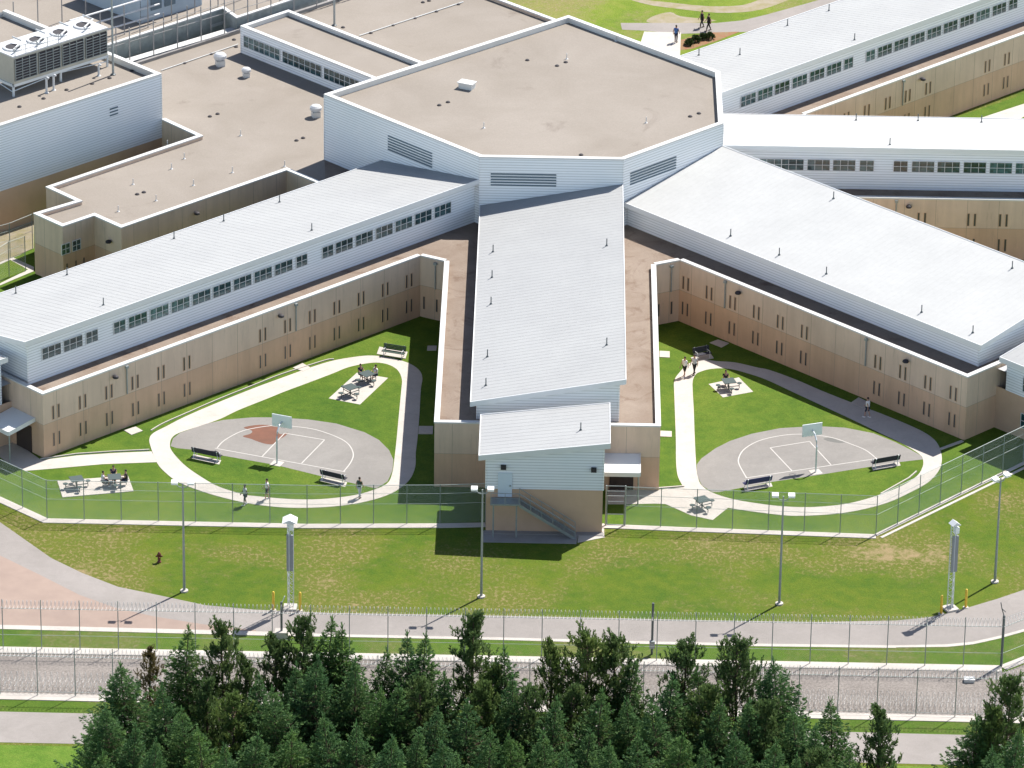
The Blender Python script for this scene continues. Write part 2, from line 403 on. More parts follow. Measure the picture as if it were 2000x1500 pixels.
def siding(mb, P0, P1, z0, zt0, zt1=None, pitch=.24, d=.05):
    "horizontal lap siding on the wall P0->P1, outside on the right hand"
    zt1 = zt0 if zt1 is None else zt1
    P0 = Vector(P0[:2]); P1 = Vector(P1[:2]); Ln = (P1-P0).length; e = (P1-P0)/Ln; n = Vector((e.y, -e.x))
    z = z0
    while z < max(zt0, zt1)-.01:
        zb = (math.floor(z/pitch+1e-4)+1)*pitch     # courses line up with the joints and lap shade in the paint
        p = clip_top([(0, z), (Ln, z), (Ln, zb), (0, zb)], zt0, zt1, Ln)
        if len(p) >= 3: mb.face([(*(P0+e*s+n*(d*(zb-h)/pitch)), h) for s, h in p])
        u = clip_top([(0, z), (Ln, z)], zt0, zt1, Ln)
        if len(u) >= 2: mb.face([(*(P0+e*u[0][0]), z), (*(P0+e*u[1][0]), z), (*(P0+e*u[1][0]+n*d), z), (*(P0+e*u[0][0]+n*d), z)])
        z = zb
def on_wall(P0, P1):
    "frame on a wall: returns f(s, z, out) -> 3-D point and unit vectors"
    P0 = Vector(P0[:2]); P1 = Vector(P1[:2]); e = (P1-P0).normalized(); n = Vector((e.y, -e.x))
    return (lambda s, z, out=0.: Vector((*(P0+e*s+n*out), z))), Vector((*e, 0)), Vector((*n, 0))
UZ = Vector((0, 0, 1))

O2 = Vector((3.0, 36.4)); RR = 2**-.5
class Frame:
    "wing frame: u outward from the hall centre, v to the left of that"
    def __init__(s, deg): a = R(deg); s.eu = Vector((math.cos(a), math.sin(a))); s.ev = Vector((-s.eu.y, s.eu.x))
    def __call__(s, u, v): p = O2+s.eu*u+s.ev*v; return (p.x, p.y)
LOWZ, CAPZ = 5.3, 5.7

# ---------------------------------------------------------------- windows (one of each, then copies)
def copy_part(src, parent, loc, rz):
    c = src.copy(); COL.objects.link(c); c.parent = parent; c.location = loc; c.rotation_euler = (0, 0, rz)
    for ch in kids(src):
        d = ch.copy(); COL.objects.link(d); d.parent = c
    return c
PROTO = {}
def place(kind, maker, parent, loc, rz):
    "first use builds the part, later ones copy it"
    if kind not in PROTO:
        o = maker(parent); PROTO[kind] = o; o.location = loc; o.rotation_euler = (0, 0, rz); return o
    return copy_part(PROTO[kind], parent, loc, rz)
def mk_window(nw, w, h, rows=2):
    "local: x along wall, y out of the wall, z up, origin at lower left"
    def f(parent):
        m = MB(); t = .036
        for x in [0, w-t]: m.box((x, -.01, 0), (t, 0, 0), (0, .075, 0), (0, 0, h))
        for k in range(1, nw): m.box((w*k/nw-t/2, .0, t), (t, 0, 0), (0, .06, 0), (0, 0, h-2*t))
        for z in (0, h-t): m.box((t, -.01, z), (w-2*t, 0, 0), (0, .07, 0), (0, 0, t))
        m.box((t, .0, h*.5-t/2), (w-2*t, 0, 0), (0, .05, 0), (0, 0, t))
        o = m.build('window', 'white_trim', parent)
        g = MB(); g.box((t*.5, .0, t*.5), (w-t, 0, 0), (0, .02, 0), (0, 0, h-t)); g.build('pane', 'dark_glass', o)
        return o
    return f
def mk_slot(parent):
    m = MB(); w, h, t = .24, 1.22, .035
    for x in (0, w-t): m.box((x, -.01, 0), (t, 0, 0), (0, .045, 0), (0, 0, h))
    for z in (0, h-t): m.box((t, -.01, z), (w-2*t, 0, 0), (0, .04, 0), (0, 0, t))
    o = m.build('slot_window', 'tan_concrete', parent)
    g = MB(); g.box((t*.7, 0, t*.7), (w-1.4*t, 0, 0), (0, .015, 0), (0, 0, h-1.4*t)); g.build('pane', 'slot_glass', o)
    return o
def mk_lamp(parent):
    m = MB(); m.lathe((0, .28, -.12), [(.06, 0), (.24, .02), (.27, .1), (.22, .2), (.1, .27)], 12); m.box((-.05, -.02, -.05), (.1, 0, 0), (0, .25, 0), (0, 0, .1))
    return m.build('wall_lamp', 'equip_dark', parent)
def mk_vent(parent):
    m = MB(); m.tube([(0, 0, -.1), (0, 0, .66)], .045, 8); m.lathe((0, 0, -.02), [(.14, 0), (.07, .12)], 8)
    return m.build('vent_pipe', 'dark_steel', parent)
def mk_stack(parent):
    m = MB(); m.tube([(0, 0, -.1), (0, 0, .55)], .04, 8); m.lathe((0, 0, 0), [(.15, 0), (.07, .08)], 8)
    return m.build('vent_pipe', 'flashing', parent)
def mk_drain(parent):
    m = MB(); m.lathe((0, 0, 0), [(.2, 0), (.2, .05), (.12, .12)], 10)
    return m.build('roof_drain', 'equip_dark', parent)

# ---------------------------------------------------------------- building parts
def low_block(parent, poly, para, closed_walls=None, roof_mat='roof_gravel'):
    """poly: ccw outline of the flat roof; para: list of ccw polylines that carry wall + parapet"""
    m = MB(); m.poly(poly, LOWZ); m.build('flat_roof', roof_mat, parent)
    for pl in para:
        wl = MB(); cap = MB()
        for a, b in zip(pl, pl[1:]):
            wl.face([(*a, -.1), (*b, -.1), (*b, 5.58), (*a, 5.58)])
        ins = offset(pl, .36)
        for a, b in zip(ins, ins[1:]): wl.face([(*b, LOWZ-.05), (*a, LOWZ-.05), (*a, 5.58), (*b, 5.58)])
        strip(cap, pl, -.035, .40, 5.58, CAPZ)
        jt = MB()
        for a, b in zip(pl, pl[1:]):
            L_ = math.dist(a, b)
            if L_ < 2: continue
            f, ex, ny = on_wall(a, b); k = 1.4
            while k < L_: jt.box(f(k, -.05, -.01), ex*.035, ny*.014, UZ*5.6); k += 2.76
            jt.box(f(0, 2.915, -.01), ex*L_, ny*.012, UZ*.03)
        wl.build('wall', 'tan_concrete', parent); cap.build('parapet_cap', 'flashing', parent)
        if jt.v: jt.build('panel_joint', 'joint_tan', parent)
def metal_roof(parent, fr, u0, u1, v0, z0, v1, z1, name='metal_roof', seams=.61, fasc=.38, ends=(True, True), bright=False):
    "sloping roof slab from v0 (height z0) to v1 (height z1)"
    P = lambda u, v, z: (*fr(u, v), z)
    m = MB(); t = .12
    zz = lambda v: z0+(z1-z0)*(v-v0)/(v1-v0)
    q = [P(u0, v0, z0), P(u1, v0, z0), P(u1, v1, z1), P(u0, v1, z1)]
    if (v1-v0) < 0: q = q[::-1]
    m.face(q); m.face([(x, y, z-t) for x, y, z in q[::-1]])
    u = u0+seams/2
    s = 1 if v1 > v0 else -1
    while u < u1:
        for (ua, ub) in ((u-.018, u+.018),):
            a, b, c, d = P(ua, v0, z0), P(ub, v0, z0), P(ub, v1, z1), P(ua, v1, z1)
            h = .004 if bright else .008; A, B, C, D = [(x, y, z+h) for x, y, z in (a, b, c, d)]
            for f in ([A, B, C, D], [b, a, A, B][::-1], [B, b, c, C], [A, D, d, a], [D, C, c, d]): m.face(f if s > 0 else f[::-1])
        u += seams
    r = m.build(name, 'bright_metal_roof' if bright else 'white_metal_roof', parent)
    f = MB(); th = .07
    def bar(pa, pb, n2):
        a, b = Vector(pa), Vector(pb); n = Vector((*n2, 0))*th
        f.box(a-Vector((0, 0, fasc)), b-a, n, Vector((0, 0, fasc+.05))) if (b-a).cross(n).z > 0 else f.box(b-Vector((0, 0, fasc)), a-b, n, Vector((0, 0, fasc+.05)))
    bar(P(u0, v0, z0), P(u1, v0, z0), -fr.ev*s); bar(P(u0, v1, z1), P(u1, v1, z1), fr.ev*s)
    if ends[1]: bar(P(u1, v0-s*th, zz(v0)), P(u1, v1+s*th, zz(v1)), fr.eu)
    if ends[0]: bar(P(u0, v0-s*th, zz(v0)), P(u0, v1+s*th, zz(v1)), -fr.eu)
    f.build('fascia', 'white_trim', r)
    return r
def corner_trim(mb, p, z0, z1, w=.1):
    mb.cbox((p[0], p[1], (z0+z1)/2), w, w, z1-z0, R(22.5))

def wing(name, label, deg, ulow, uup, high=1, hw=8.4, zhi=9.42, zlo=7.52, win=None, slots=None, pipes=(), lamps=(), tower=True, vents=(), winside=1, group='radiating cell wings'):
    fr = Frame(deg); e = thing(name, label, 'building', (0, 0, 0), 0, group)
    u0 = 24.0
    # low block, ccw: start inner right side
    A, B, C, D = fr(u0, -hw), fr(ulow, -hw), fr(ulow, hw), fr(u0, hw)
    low_block(e, [A, B, C, D], [[A, B, C, D]], roof_mat='roof_stained')
    # raised clerestory volume
    wv = 5.6; ov = 6.1; z = lambda v: zlo+(zhi-zlo)*((v*high)+ov)/(2*ov)-.1
    m = MB(); uh = 14.95
    siding(m, fr(uh, -wv), fr(uup, -wv), LOWZ, z(-wv)); siding(m, fr(uup, -wv), fr(uup, wv), LOWZ, z(-wv), z(wv)); siding(m, fr(uup, wv), fr(uh, wv), LOWZ, z(wv))
    for v in (-wv, wv): corner_trim(m, fr(uup, v), LOWZ, z(v)-.03, .12)
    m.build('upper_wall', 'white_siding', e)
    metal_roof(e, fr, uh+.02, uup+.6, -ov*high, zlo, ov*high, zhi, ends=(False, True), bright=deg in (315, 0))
    # clerestory windows on the high side
    rzw = {1: math.atan2(-fr.eu.y, -fr.eu.x), -1: math.atan2(fr.eu.y, fr.eu.x)}
    if win:
        for a, b in win:
            w_ = b-a; k = 2 if w_ < 1.55 else 3
            uu = b if high > 0 else a
            # local +y must point out of the wall; local x along the wall
            p = fr(uu, (wv+.05)*high)
            rz = math.atan2(fr.ev.y*high, fr.ev.x*high)-math.pi/2
            if high > 0: p = fr(a, (wv+.05))
            else: p = fr(b, -(wv+.05))
            # x axis direction for this rz:
            xd = Vector((math.cos(rz), math.sin(rz)))
            if xd.dot(fr.eu) < 0: p = fr(b if high > 0 else b, (wv+.05)*high)
            else: p = fr(a, (wv+.05)*high)
            wd = {2: 1.27, 3: 2.0}[k]
            place('win%d' % k, mk_window(k, wd, 1.06), e, (p[0], p[1], 7.02), rz)
    for side, us in (slots or {}).items():
        rz = math.atan2(fr.ev.y*side, fr.ev.x*side)-math.pi/2
        for u in us:
            for z0 in (.75, 3.12):
                for du in (-.4, .17):
                    xd = Vector((math.cos(rz), math.sin(rz)))
                    p = fr(u+du if xd.dot(fr.eu) > 0 else u-du, (hw+.002)*side)
                    place('slot', mk_slot, e, (p[0], p[1], z0), rz)
    for side, us in pipes:
        for u in us:
            m = MB(); p = fr(u, (hw+.09)*side); m.tube([(*p, 3.0), (*p, 5.35)], .06, 8); m.cbox((*p, 5.4), .26, .22, .22, R(deg)); m.build('downspout', 'galvanised', e)
    for side, us in lamps:
        rz = math.atan2(fr.ev.y*side, fr.ev.x*side)-math.pi/2
        for u in us: p = fr(u, hw*side); place('lamp', mk_lamp, e, (p[0], p[1], 5.0), rz)
    zr = lambda v: zlo+(zhi-zlo)*((v*high)+ov)/(2*ov)
    for u, v in vents: p = fr(u, v); place('vent', mk_vent, e, (p[0], p[1], zr(v)), 0)
    if tower: stair_tower(e, fr, ulow, name)
    return e, fr
def stair_tower(e, fr, ul, name):
    "ul: outer end of the low block; tower 7.8 m beyond it"
    k = ul-56.2; a, b = 56.2+k, 64.0+k; v0, v1 = -4.7, 4.4; zs = 3.72
    w = MB(); P = lambda u, v: fr(u, v)
    for p, q in ((P(a, v0), P(b, v0)), (P(b, v0), P(b, v1)), (P(b, v1), P(a, v1))): w.face([(*p, -.1), (*q, -.1), (*q, zs), (*p, zs)])
    w.build('tower_base', 'tower_tan', e)
    zt = lambda v: 6.35+(7.42-6.35)*(v-v0)/(v1-v0)
    m = MB(); a2 = a+1.0
    m.poly([P(a, v0), P(b, v0), P(b, v1), P(a, v1)], 5.28)
    siding(m, P(a2, v0), P(b, v0), zs, zt(v0)+.3, pitch=.24); siding(m, P(b, v0), P(b, v1), zs, zt(v0), zt(v1), pitch=.24); siding(m, P(b, v1), P(a2, v1), zs, zt(v1)+.3, pitch=.24)
    siding(m, P(a2, v1), P(a2, v0), 5.3, zt(v1), zt(v0))
    for v in (v0, v1): corner_trim(m, P(b, v), zs, zt(v)-.02, .12)
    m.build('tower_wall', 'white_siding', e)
    zr = lambda v: 6.75+(7.86-6.75)*(v+4.7)/9.1
    metal_roof(e, fr, a2-.3, b+.35, v0-.55, zr(v0-.55), v1+.45, zr(v1+.45), name='tower_roof', fasc=.40)
    p = P(a2+4.2, 2.6); place('vent', mk_vent, e, (p[0], p[1], zr(2.6)), 0)
    f, ex, ny = on_wall(P(b, v0), P(b, v1))
    if name == 'cell_wing' and fr.eu.y < -.9:
        m = MB(); m.box(f(.92, 3.05, .05), ex*1.1, UZ*2.05, ny*.06); d = m.build('door', 'door_blue', e)
        m = MB(); m.box(f(1.82, 3.95, .11), ex*.1, UZ*.14, ny*.06); m.build('door_handle', 'galvanised', d)
        for s in (1.12, 8.15):
            m = MB(); m.box(f(s, 5.45 if s < 4 else 5.35, .05), ex*.42, UZ*.36, ny*.22); m.build('wall_lamp', 'equip_dark', e)
        # landing and stairs
        m = MB(); m.box(f(.35, 2.86, .05), ex*2.35, ny*1.25, UZ*.12); m.build('landing', 'galvanised', e)
        m = MB(); ns = 15
        for i in range(ns): m.box(f(2.72+i*.285, 2.70-i*.18, .15), ex*.27, ny*1.0, UZ*.04)
        st_ = m.build('stair_tread', 'galvanised', e); st_.name = 'staircase'
        for o_ in (.12, 1.17):
            m = MB(); A_, B_ = f(2.6, 2.88, o_), f(7.05, .02, o_)
            m.box(A_-UZ*.16, B_-A_, ny*.05, UZ*.26); m.build('stringer', 'galvanised', e)
        for o_ in (.2, 1.2):
            m = MB()
            A_, B_ = f(2.6, 3.85, o_), f(7.0, 1.0, o_); m.tube([f(.4, 3.9, o_) if o_ > 1 else A_, A_, B_], .03, 6); m.tube([A_-UZ*.45, B_-UZ*.45], .022, 6)
            for t in np.linspace(0, 1, 6): q = A_.lerp(B_, t); m.tube([q-UZ*.95, q], .025, 6)
            if o_ > 1:
                for s in (.4, 1.5): m.tube([f(s, 2.95, o_), f(s, 3.9, o_)], .025, 6)
                m.tube([f(.4, 3.45, o_), f(2.6, 3.45, o_)], .02, 6)
            m.build('handrail', 'galvanised', e)
        for s in (.6, 2.4):
            m = MB(); m.tube([f(s, 0, 1.1), f(s, 2.9, 1.1)], .06, 8); m.build('landing_post', 'galvanised', e)
        m = MB(); m.box(f(-.1, -.05, 0), ex*9.3, ny*.55, UZ*.12); m.build('plinth', 'grey_concrete', e)
    if name == 'cell_wing' and fr.eu.y > -.9 and fr.eu.x > 0:
        f2, ex2, ny2 = on_wall(P(a2, v0), P(b, v0)); rz = math.atan2(ny2.y, ny2.x)-math.pi/2
        for z0 in (1.0, 4.2):
            q = f2(3.1, z0, .05); place('towwin', mk_window(2, 1.3, 1.3), e, q, rz)
    # entrance canopy on the left-hand side of the tower
    m = MB()
    c0, c1 = v1+.12, v1+2.95; za, zb = 3.25, 2.85
    A_, B_, C_, D_ = [Vector((*P(u, v), z)) for u, v, z in ((a+.02, c0, za), (a+.02, c1, za), (a+2.75, c1, zb), (a+2.75, c0, zb))]
    m.box(A_-UZ*.1, D_-A_, B_-A_, UZ*.1); c = m.build('canopy', 'canopy_roof', e)
    m = MB(); m.box(D_-UZ*.32, (D_-A_).normalized()*.08, C_-D_, UZ*.36); m.box(B_-UZ*.32, C_-B_, (B_-A_).normalized()*.08, UZ*.36); m.build('fascia', 'white_trim', c)
    m = MB(); q = P(a+2.6, c1-.1); m.tube([(*q, 0), (*q, zb-.1)], .06, 8); m.build('canopy_post', 'galvanised', e)
    m = MB(); q0 = P(a+.03, v1+.6); m.box((*q0, 0), Vector((*fr.ev, 0))*1.9, Vector((*fr.eu, 0))*-.0+Vector((*fr.eu, 0))*.04, UZ*2.3); m.build('door', 'dark_opening', e)

mat('tower_tan', (.58, .40, .28), .9, .1, .3, spec=.2)
mat('green_grey', (.40, .42, .39), .9, .2, 1.5)
mat('door_blue', (.60, .68, .76), .5)
mat('grey_concrete', (.32, .30, .285), .9, .1, 1.)
mat('grey_roof_dark', (.25, .24, .23), .9, .1, 1.)
L_win = [(61.27,63.35),(59.02,60.9),(57.4,58.59),(54.47,55.66),(52.16,54.03),(49.85,51.78),(47.57,49.46),(45.28,47.18),(43.03,44.94),(40.76,42.63),(38.48,40.36),(36.18,38.08),(34.5,35.77),(31.54,32.82),(29.31,31.18),(27.01,28.9),(24.69,26.65),(22.42,24.33),(20.13,22.06),(17.83,19.77)]
slotL = [64.19-2.775*k for k in range(15) if k not in (6, 7)]
slotR = [24.77+2.747*k for k in range(12) if k not in (6, 7)]
def roofpx(pts, fr, zlo, zhi, high=1):
    "vents given by their foot pixel on a sloping roof"
    out = []
    for x, y in pts:
        z = (zlo+zhi)/2
        for _ in range(8):
            p = at(x, y, z); v = (Vector(V2(p))-O2).dot(fr.ev); z = zlo+(zhi-zlo)*(v*high+6.1)/12.2
        out.append(((Vector(V2(p))-O2).dot(fr.eu), v))
    return out
fL, fC, fR, fE, fN = Frame(225), Frame(270), Frame(315), Frame(0), Frame(45)
wL, _ = wing('cell_wing', 'long cell wing running to the lower left, clerestory windows under its roof', 225, 65.5, 64.7, win=L_win,
     slots={1: slotL}, pipes=((1, (56.77, 38.32)),), lamps=((1, (58.12, 40.16)),),
     vents=roofpx([(31, 573), (131, 537), (340, 466), (437, 432), (546, 395), (202, 596), (609, 450)], fL, 7.52, 9.42))
wC, _ = wing('cell_wing', 'cell wing pointing straight at the viewer, ending in a stair tower with a blue door', 270, 56.2, 54.7, hw=8.95, zhi=9.25, zlo=7.05,
     vents=roofpx([(963, 492), (961, 542), (959, 594), (952, 697), (949, 753), (1185, 480), (1185, 674)], fC, 7.05, 9.25))
wR, _ = wing('cell_wing', 'cell wing running to the lower right under a blank glaring white roof', 315, 56.4, 55.1,
     slots={-1: slotR}, pipes=((-1, (29.4, 45.43)),), lamps=((-1, (31.07, 49.95)),),
     vents=roofpx([(1427, 461), (1522, 498), (1614, 535), (1628, 388), (1800, 610), (1900, 650), (1977, 524)], fR, 7.52, 9.42))
wE, _ = wing('cell_wing', 'cell wing running level to the right edge, windows facing the viewer', 0, 70, 68.5, high=-1, tower=False,
     win=[(18.2,20.2),(20.29,22.13),(22.54,24.43),(24.88,26.67),(27.12,28.29),(30.09,31.26),(31.66,33.6),(33.96,35.84),(36.25,38.14),(38.54,40.43),(40.83,42.7),(43.1,45),(45.4,47.3)],
     slots={-1: [29.6, 32.5, 36.87, 39.65, 42.4, 45.1, 47.9]}, lamps=((-1, (31.3,)),), pipes=((-1, (30.2,)),),
     vents=roofpx([(1672, 235), (1793, 236), (1917, 239), (1738, 283)], fE, 7.52, 9.42, -1))
wN, _ = wing('cell_wing', 'cell wing running to the upper right corner, partly hidden by the level wing', 45, 84, 82.5, high=-1, tower=False,
     win=[(18.3,20.32),(20.66,22.56),(22.9,24.81),(25.22,27.15),(27.49,29.5),(29.84,31.79),(32.14,33.4),(35.08,36.42),(36.7,38.76),(38.97,41.04),(41.33,43.33),(43.62,45.64),(45.93,47.96),(48.26,50.3),(50.59,52.58),(52.95,54.94),(55.24,56.58),(59,61)],
     slots={-1: [29.71, 32.5, 35.39, 38.15, 41.01, 49.4, 52.2]}, lamps=((-1, (39.9,)),), pipes=((-1, (37.4,)),),
     vents=roofpx([(1538, 50), (1619, 21), (1669, 78), (1445, 85+22), (1365, 108)], fN, 7.52, 9.42, -1))

# ---- central hall: low core plus tall octagonal block
hall = thing('central_hall', 'tall white octagonal hall with a flat gravel roof where all the wings meet', 'building')
A_, F_, G_, D_, C_, B_ = (-17.2, 35.5), (-3.2, 21.5), (9.15, 21.5), (17.9, 30.25), (17.9, 42.6), (4.3, 56.2)
jL, jLb, jC0, jC1 = fL(24, 8.4), fL(24, -8.4), fC(24, -8.95), fC(24, 8.95)
jR0, jR1, jE0, jE1, jN0, jN1 = fR(24, -8.4), fR(24, 8.4), fE(24, -8.4), fE(24, 8.4), fN(24, -8.4), fN(24, 8.4)
NOTCH = (-16.8, 28.5)
core = [NOTCH, jLb, jL, jC0, jC1, jR0, jR1, jE0, jE1, jN0, jN1, fN(13.5, 8.4), A_]
low_block(hall, core, [[jL, jC0], [jC1, jR0], [jR1, jE0], [jE1, jN0]], roof_mat='roof_stained')
hub = [A_, F_, G_, D_, C_, B_]
m = MB()
for i in range(6): siding(m, hub[i], hub[(i+1) % 6], LOWZ, 11.42)
for p in hub: corner_trim(m, p, LOWZ, 11.4, .12)
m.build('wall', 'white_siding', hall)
m = MB(); m.poly(offset(hub, .3, True), 11.05); hr = m.build('flat_roof', 'roof_gravel', hall)
m = MB(); strip(m, hub, -.05, .42, 11.42, 11.57, True)
inn = offset(hub, .38, True)
for i in range(6):
    a, b = inn[i], inn[(i+1) % 6]; m.face([(*b, 11.0), (*a, 11.0), (*a, 11.44), (*b, 11.44)])
m.build('parapet_cap', 'flashing', hall)
for P0, P1, s0, s1, z0, n in ((A_, F_, 8.3, 13.9, 8.75, 6), (F_, G_, .96, 6.6, 8.92, 5), (G_, D_, .85, 6.5, 8.92, 5)):
    f, ex, ny = on_wall(P0, P1); m = MB()
    for k in range(n): m.box(f(s0, z0+k*.255, .045), ex*(s1-s0), ny*.05, UZ*.11)
    m.build('louver', 'louver_dark', hall)
for x, y in ((1030, 118), (1088, 129), (1105, 122), (858, 206), (875, 200), (1135, 303), (1348, 228), (1365, 222)):
    p = at(x, y, 11.05); place('drain', mk_drain, hall, p, 0)
for x, y in ((945, 250), (1262, 240), (1107, 115), (1203, 80)):
    p = at(x, y, 11.05); place('stack', mk_stack, hall, p, 0)
p = at(912, 172, 11.05); hv = thing('roof_vent', 'low boxy roof vent in the middle of the octagonal roof', 'vent', p, R(-25))
m = MB(); m.cbox((0, 0, .25), 1.3, .8, .5); m.build('vent_box', 'flashing', hv)
m = MB(); m.cbox((0, 0, .56), 1.5, 1.0, .08); m.build('vent_lid', 'flashing', hv)

# small flanking walls: slots and a lamp in the inner corner of each yard
for a, b in ((jL, jC0), (jC1, jR0)):
    f, ex, ny = on_wall(a, b); rz = math.atan2(ny.y, ny.x)-math.pi/2
    for s in (.5, 1.75): place('slot', mk_slot, hall, f(s, .75, .002) , rz)
    m = MB(); m.tube([f(1.5, 2.9, .1), f(1.5, 5.2, .1)], .06, 8); m.cbox(f(1.5, 5.25, .1), .3, .2, .2, rz); m.build('downspout', 'galvanised', hall)

# ---- west annex with its large flat roof
annex = thing('annex_building', 'tan annex with a big flat gravel roof left of the octagonal hall', 'building')
K_ = (-32.3, 43.55)
ann = [NOTCH, A_, B_, (4.3, 57.5), (3.4, 70.5), (-9.9, 83.8), (-41.3, 52.45), K_, (-28.83, 39.75), (-41.2, 27.2), (-38.3, 24.2), (-41.7, 21.2), (-38.95, 18.45), (-36.45, 20.95), (-33.9, 18.4), (-20.4, 32.0)]
edge = [K_, (-28.83, 39.75), (-41.2, 27.2), (-38.3, 24.2), (-41.7, 21.2), (-38.95, 18.45), (-36.45, 20.95), (-33.9, 18.4), (-20.4, 32.0), NOTCH]
low_block(annex, ann, [edge, [(4.3, 57.5), (3.4, 70.5), (-9.9, 83.8)]])
f, ex, ny = on_wall((-38.95, 18.45), (-36.45, 20.95)); rz = math.atan2(ny.y, ny.x)-math.pi/2
for s in (.75, 1.95): place('annwin', mk_window(2, .95, 1.0), annex, f(s, 3.0, .01), rz)
for s in (.5, 1.5, 2.4):
    place('slot', mk_slot, annex, f(s, .9, .002), rz)
f, ex, ny = on_wall((-33.9, 18.4), (-20.4, 32.0)); rz = math.atan2(ny.y, ny.x)-math.pi/2
place('lamp', mk_lamp, annex, f(8.4, 4.7, 0), rz)
f, ex, ny = on_wall((-36.45, 20.95), (-33.9, 18.4)); place('lamp', mk_lamp, annex, f(2.2, 4.0, 0), math.atan2(ny.y, ny.x)-math.pi/2)
for x, y in ((335, 330), (378, 362), (454, 337), (327, 285), (260, 360), (231, 413), (305, 392), (470, 265), (360, 310), (556, 325)): place('stack', mk_stack, annex, at(x, y, LOWZ), 0)
for x, y in ((410, 228), (425, 223), (579, 275), (592, 270), (268, 380), (281, 376), (724, 65), (767, 50), (810, 36), (852, 23), (895, 9), (457, 78), (461, 92), (412, 106), (360, 124), (670, 54), (826, 5), (838, 2)): place('drain', mk_drain, annex, at(x, y, LOWZ), 0)
m = MB(); q0, q1 = at(702, 71, LOWZ), at(905, 5, LOWZ); m.tube([q0+UZ*.08, q1+UZ*.08], .05, 6); q0, q1 = at(315, 139, LOWZ), at(465, 88, LOWZ); m.tube([q0+UZ*.08, q1+UZ*.08], .05, 6); m.build('roof_pipe', 'flashing', annex)
# dark kerb along its far edge
m = MB(); strip(m, [(-9.9, 83.8), (-41.3, 52.45)], 0, .35, LOWZ, LOWZ+.3); m.build('roof_kerb', 'grey_roof_dark', annex)

# ---- raised monitor corridor (white, windows to the lower left)
mon = thing('clerestory_corridor', 'raised white corridor with ribbon windows running into the back of the octagonal hall', 'building')
MA, MBp = (-26.2, 61.5), (-22.0, 65.9)
dm = Vector((1, -1)).normalized()
la = (Vector(A_)-Vector(MA)).dot(Vector((RR, -RR)));
def hit(P, ):  # run from P along (1,-1) until the hall's A-B wall
    P = Vector(P); c = (Vector(A_).y-Vector(A_).x); t = ((P.y-P.x)-c)/2; return (P.x+t, P.y-t)
MA2, MB2 = hit(MA), hit(MBp)
m = MB(); ztm = 7.85
siding(m, MA, MA2, LOWZ, ztm); siding(m, MB2, MBp, LOWZ, ztm); siding(m, MBp, MA, LOWZ, ztm); corner_trim(m, MA, LOWZ, ztm, .12)
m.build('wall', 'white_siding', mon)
m = MB(); m.poly([MA, MA2, MB2, MBp], 7.55); m.build('flat_roof', 'roof_gravel', mon)
m = MB(); pl = [MB2, MBp, MA, MA2]; strip(m, pl, -.05, .38, ztm, 8.0)
inn = offset(pl, .33)
for a, b in zip(inn, inn[1:]): m.face([(*b, 7.5), (*a, 7.5), (*a, ztm+.02), (*b, ztm+.02)])
m.build('parapet_cap', 'flashing', mon)
f, ex, ny = on_wall(MA, MA2); rz = math.atan2(ny.y, ny.x)-math.pi/2; Lm = (Vector(MA2)-Vector(MA)).length
s = Lm-.5
xdir = Vector((math.cos(rz), math.sin(rz), 0))
for k, (x0, x1) in enumerate(((477, 548), (553, 629), (634, 705))):
    # photo pixels of each ribbon -> distance along the wall
    def sx(x):
        lo, hi = 0, Lm+4
        for _ in range(40):
            md = (lo+hi)/2
            if pix(f(md, 6.6))[0] < x: lo = md
            else: hi = md
        return lo
    s0, s1 = sx(x0), sx(x1)
    st_s = s1 if xdir.dot(ex) < 0 else s0
    place('ribbon%d' % k, mk_window(7, s1-s0, 1.15), mon, f(st_s, 6.05, .05), rz)

# ---- chiller building, upper left
chb = thing('plant_building', 'white sided plant building in the upper left corner carrying the big chiller', 'building')
q = Vector(K_); dsw = Vector((-RR, -RR)); dnw = Vector((-RR, RR))
cpoly = [K_, V2(q+dnw*22), V2(q+dnw*22+dsw*34), V2(q+dsw*34)]
m = MB()
for a, b in ((cpoly[3], cpoly[0]), (cpoly[0], cpoly[1]), (cpoly[1], cpoly[2])): siding(m, a, b, 3.9 if a == cpoly[3] else LOWZ, 9.95, pitch=.24, d=.05)
corner_trim(m, K_, LOWZ-.2, 9.9, .12)
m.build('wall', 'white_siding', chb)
m = MB(); m.face([(*cpoly[3], -.1), (*cpoly[0], -.1), (*cpoly[0], 3.95), (*cpoly[3], 3.95)]); m.build('wall_base', 'tower_tan', chb)
m = MB(); m.poly(cpoly, 9.5); m.build('flat_roof', 'roof_gravel', chb)
m = MB(); pl = [cpoly[3], cpoly[0], cpoly[1]]; strip(m, pl, -.05, .40, 9.95, 10.1)
inn = offset(pl, .36)
for a, b in zip(inn, inn[1:]): m.face([(*b, 9.45), (*a, 9.45), (*a, 9.97), (*b, 9.97)])
m.build('parapet_cap', 'flashing', chb)
f, ex, ny = on_wall(cpoly[3], cpoly[0]); LL = 34
m = MB()
for k in range(3): m.box(f(LL-6.1, 7.6+k*.3, .045), ex*.95, ny*.04, UZ*.12)
m.build('louver', 'louver_dark', chb)
for x, y in ((38, 209), (85, 193), (180, 164), (214, 153), (257, 139), (130, 176)): place('drain', mk_drain, chb, at(x, y, 9.5), 0)

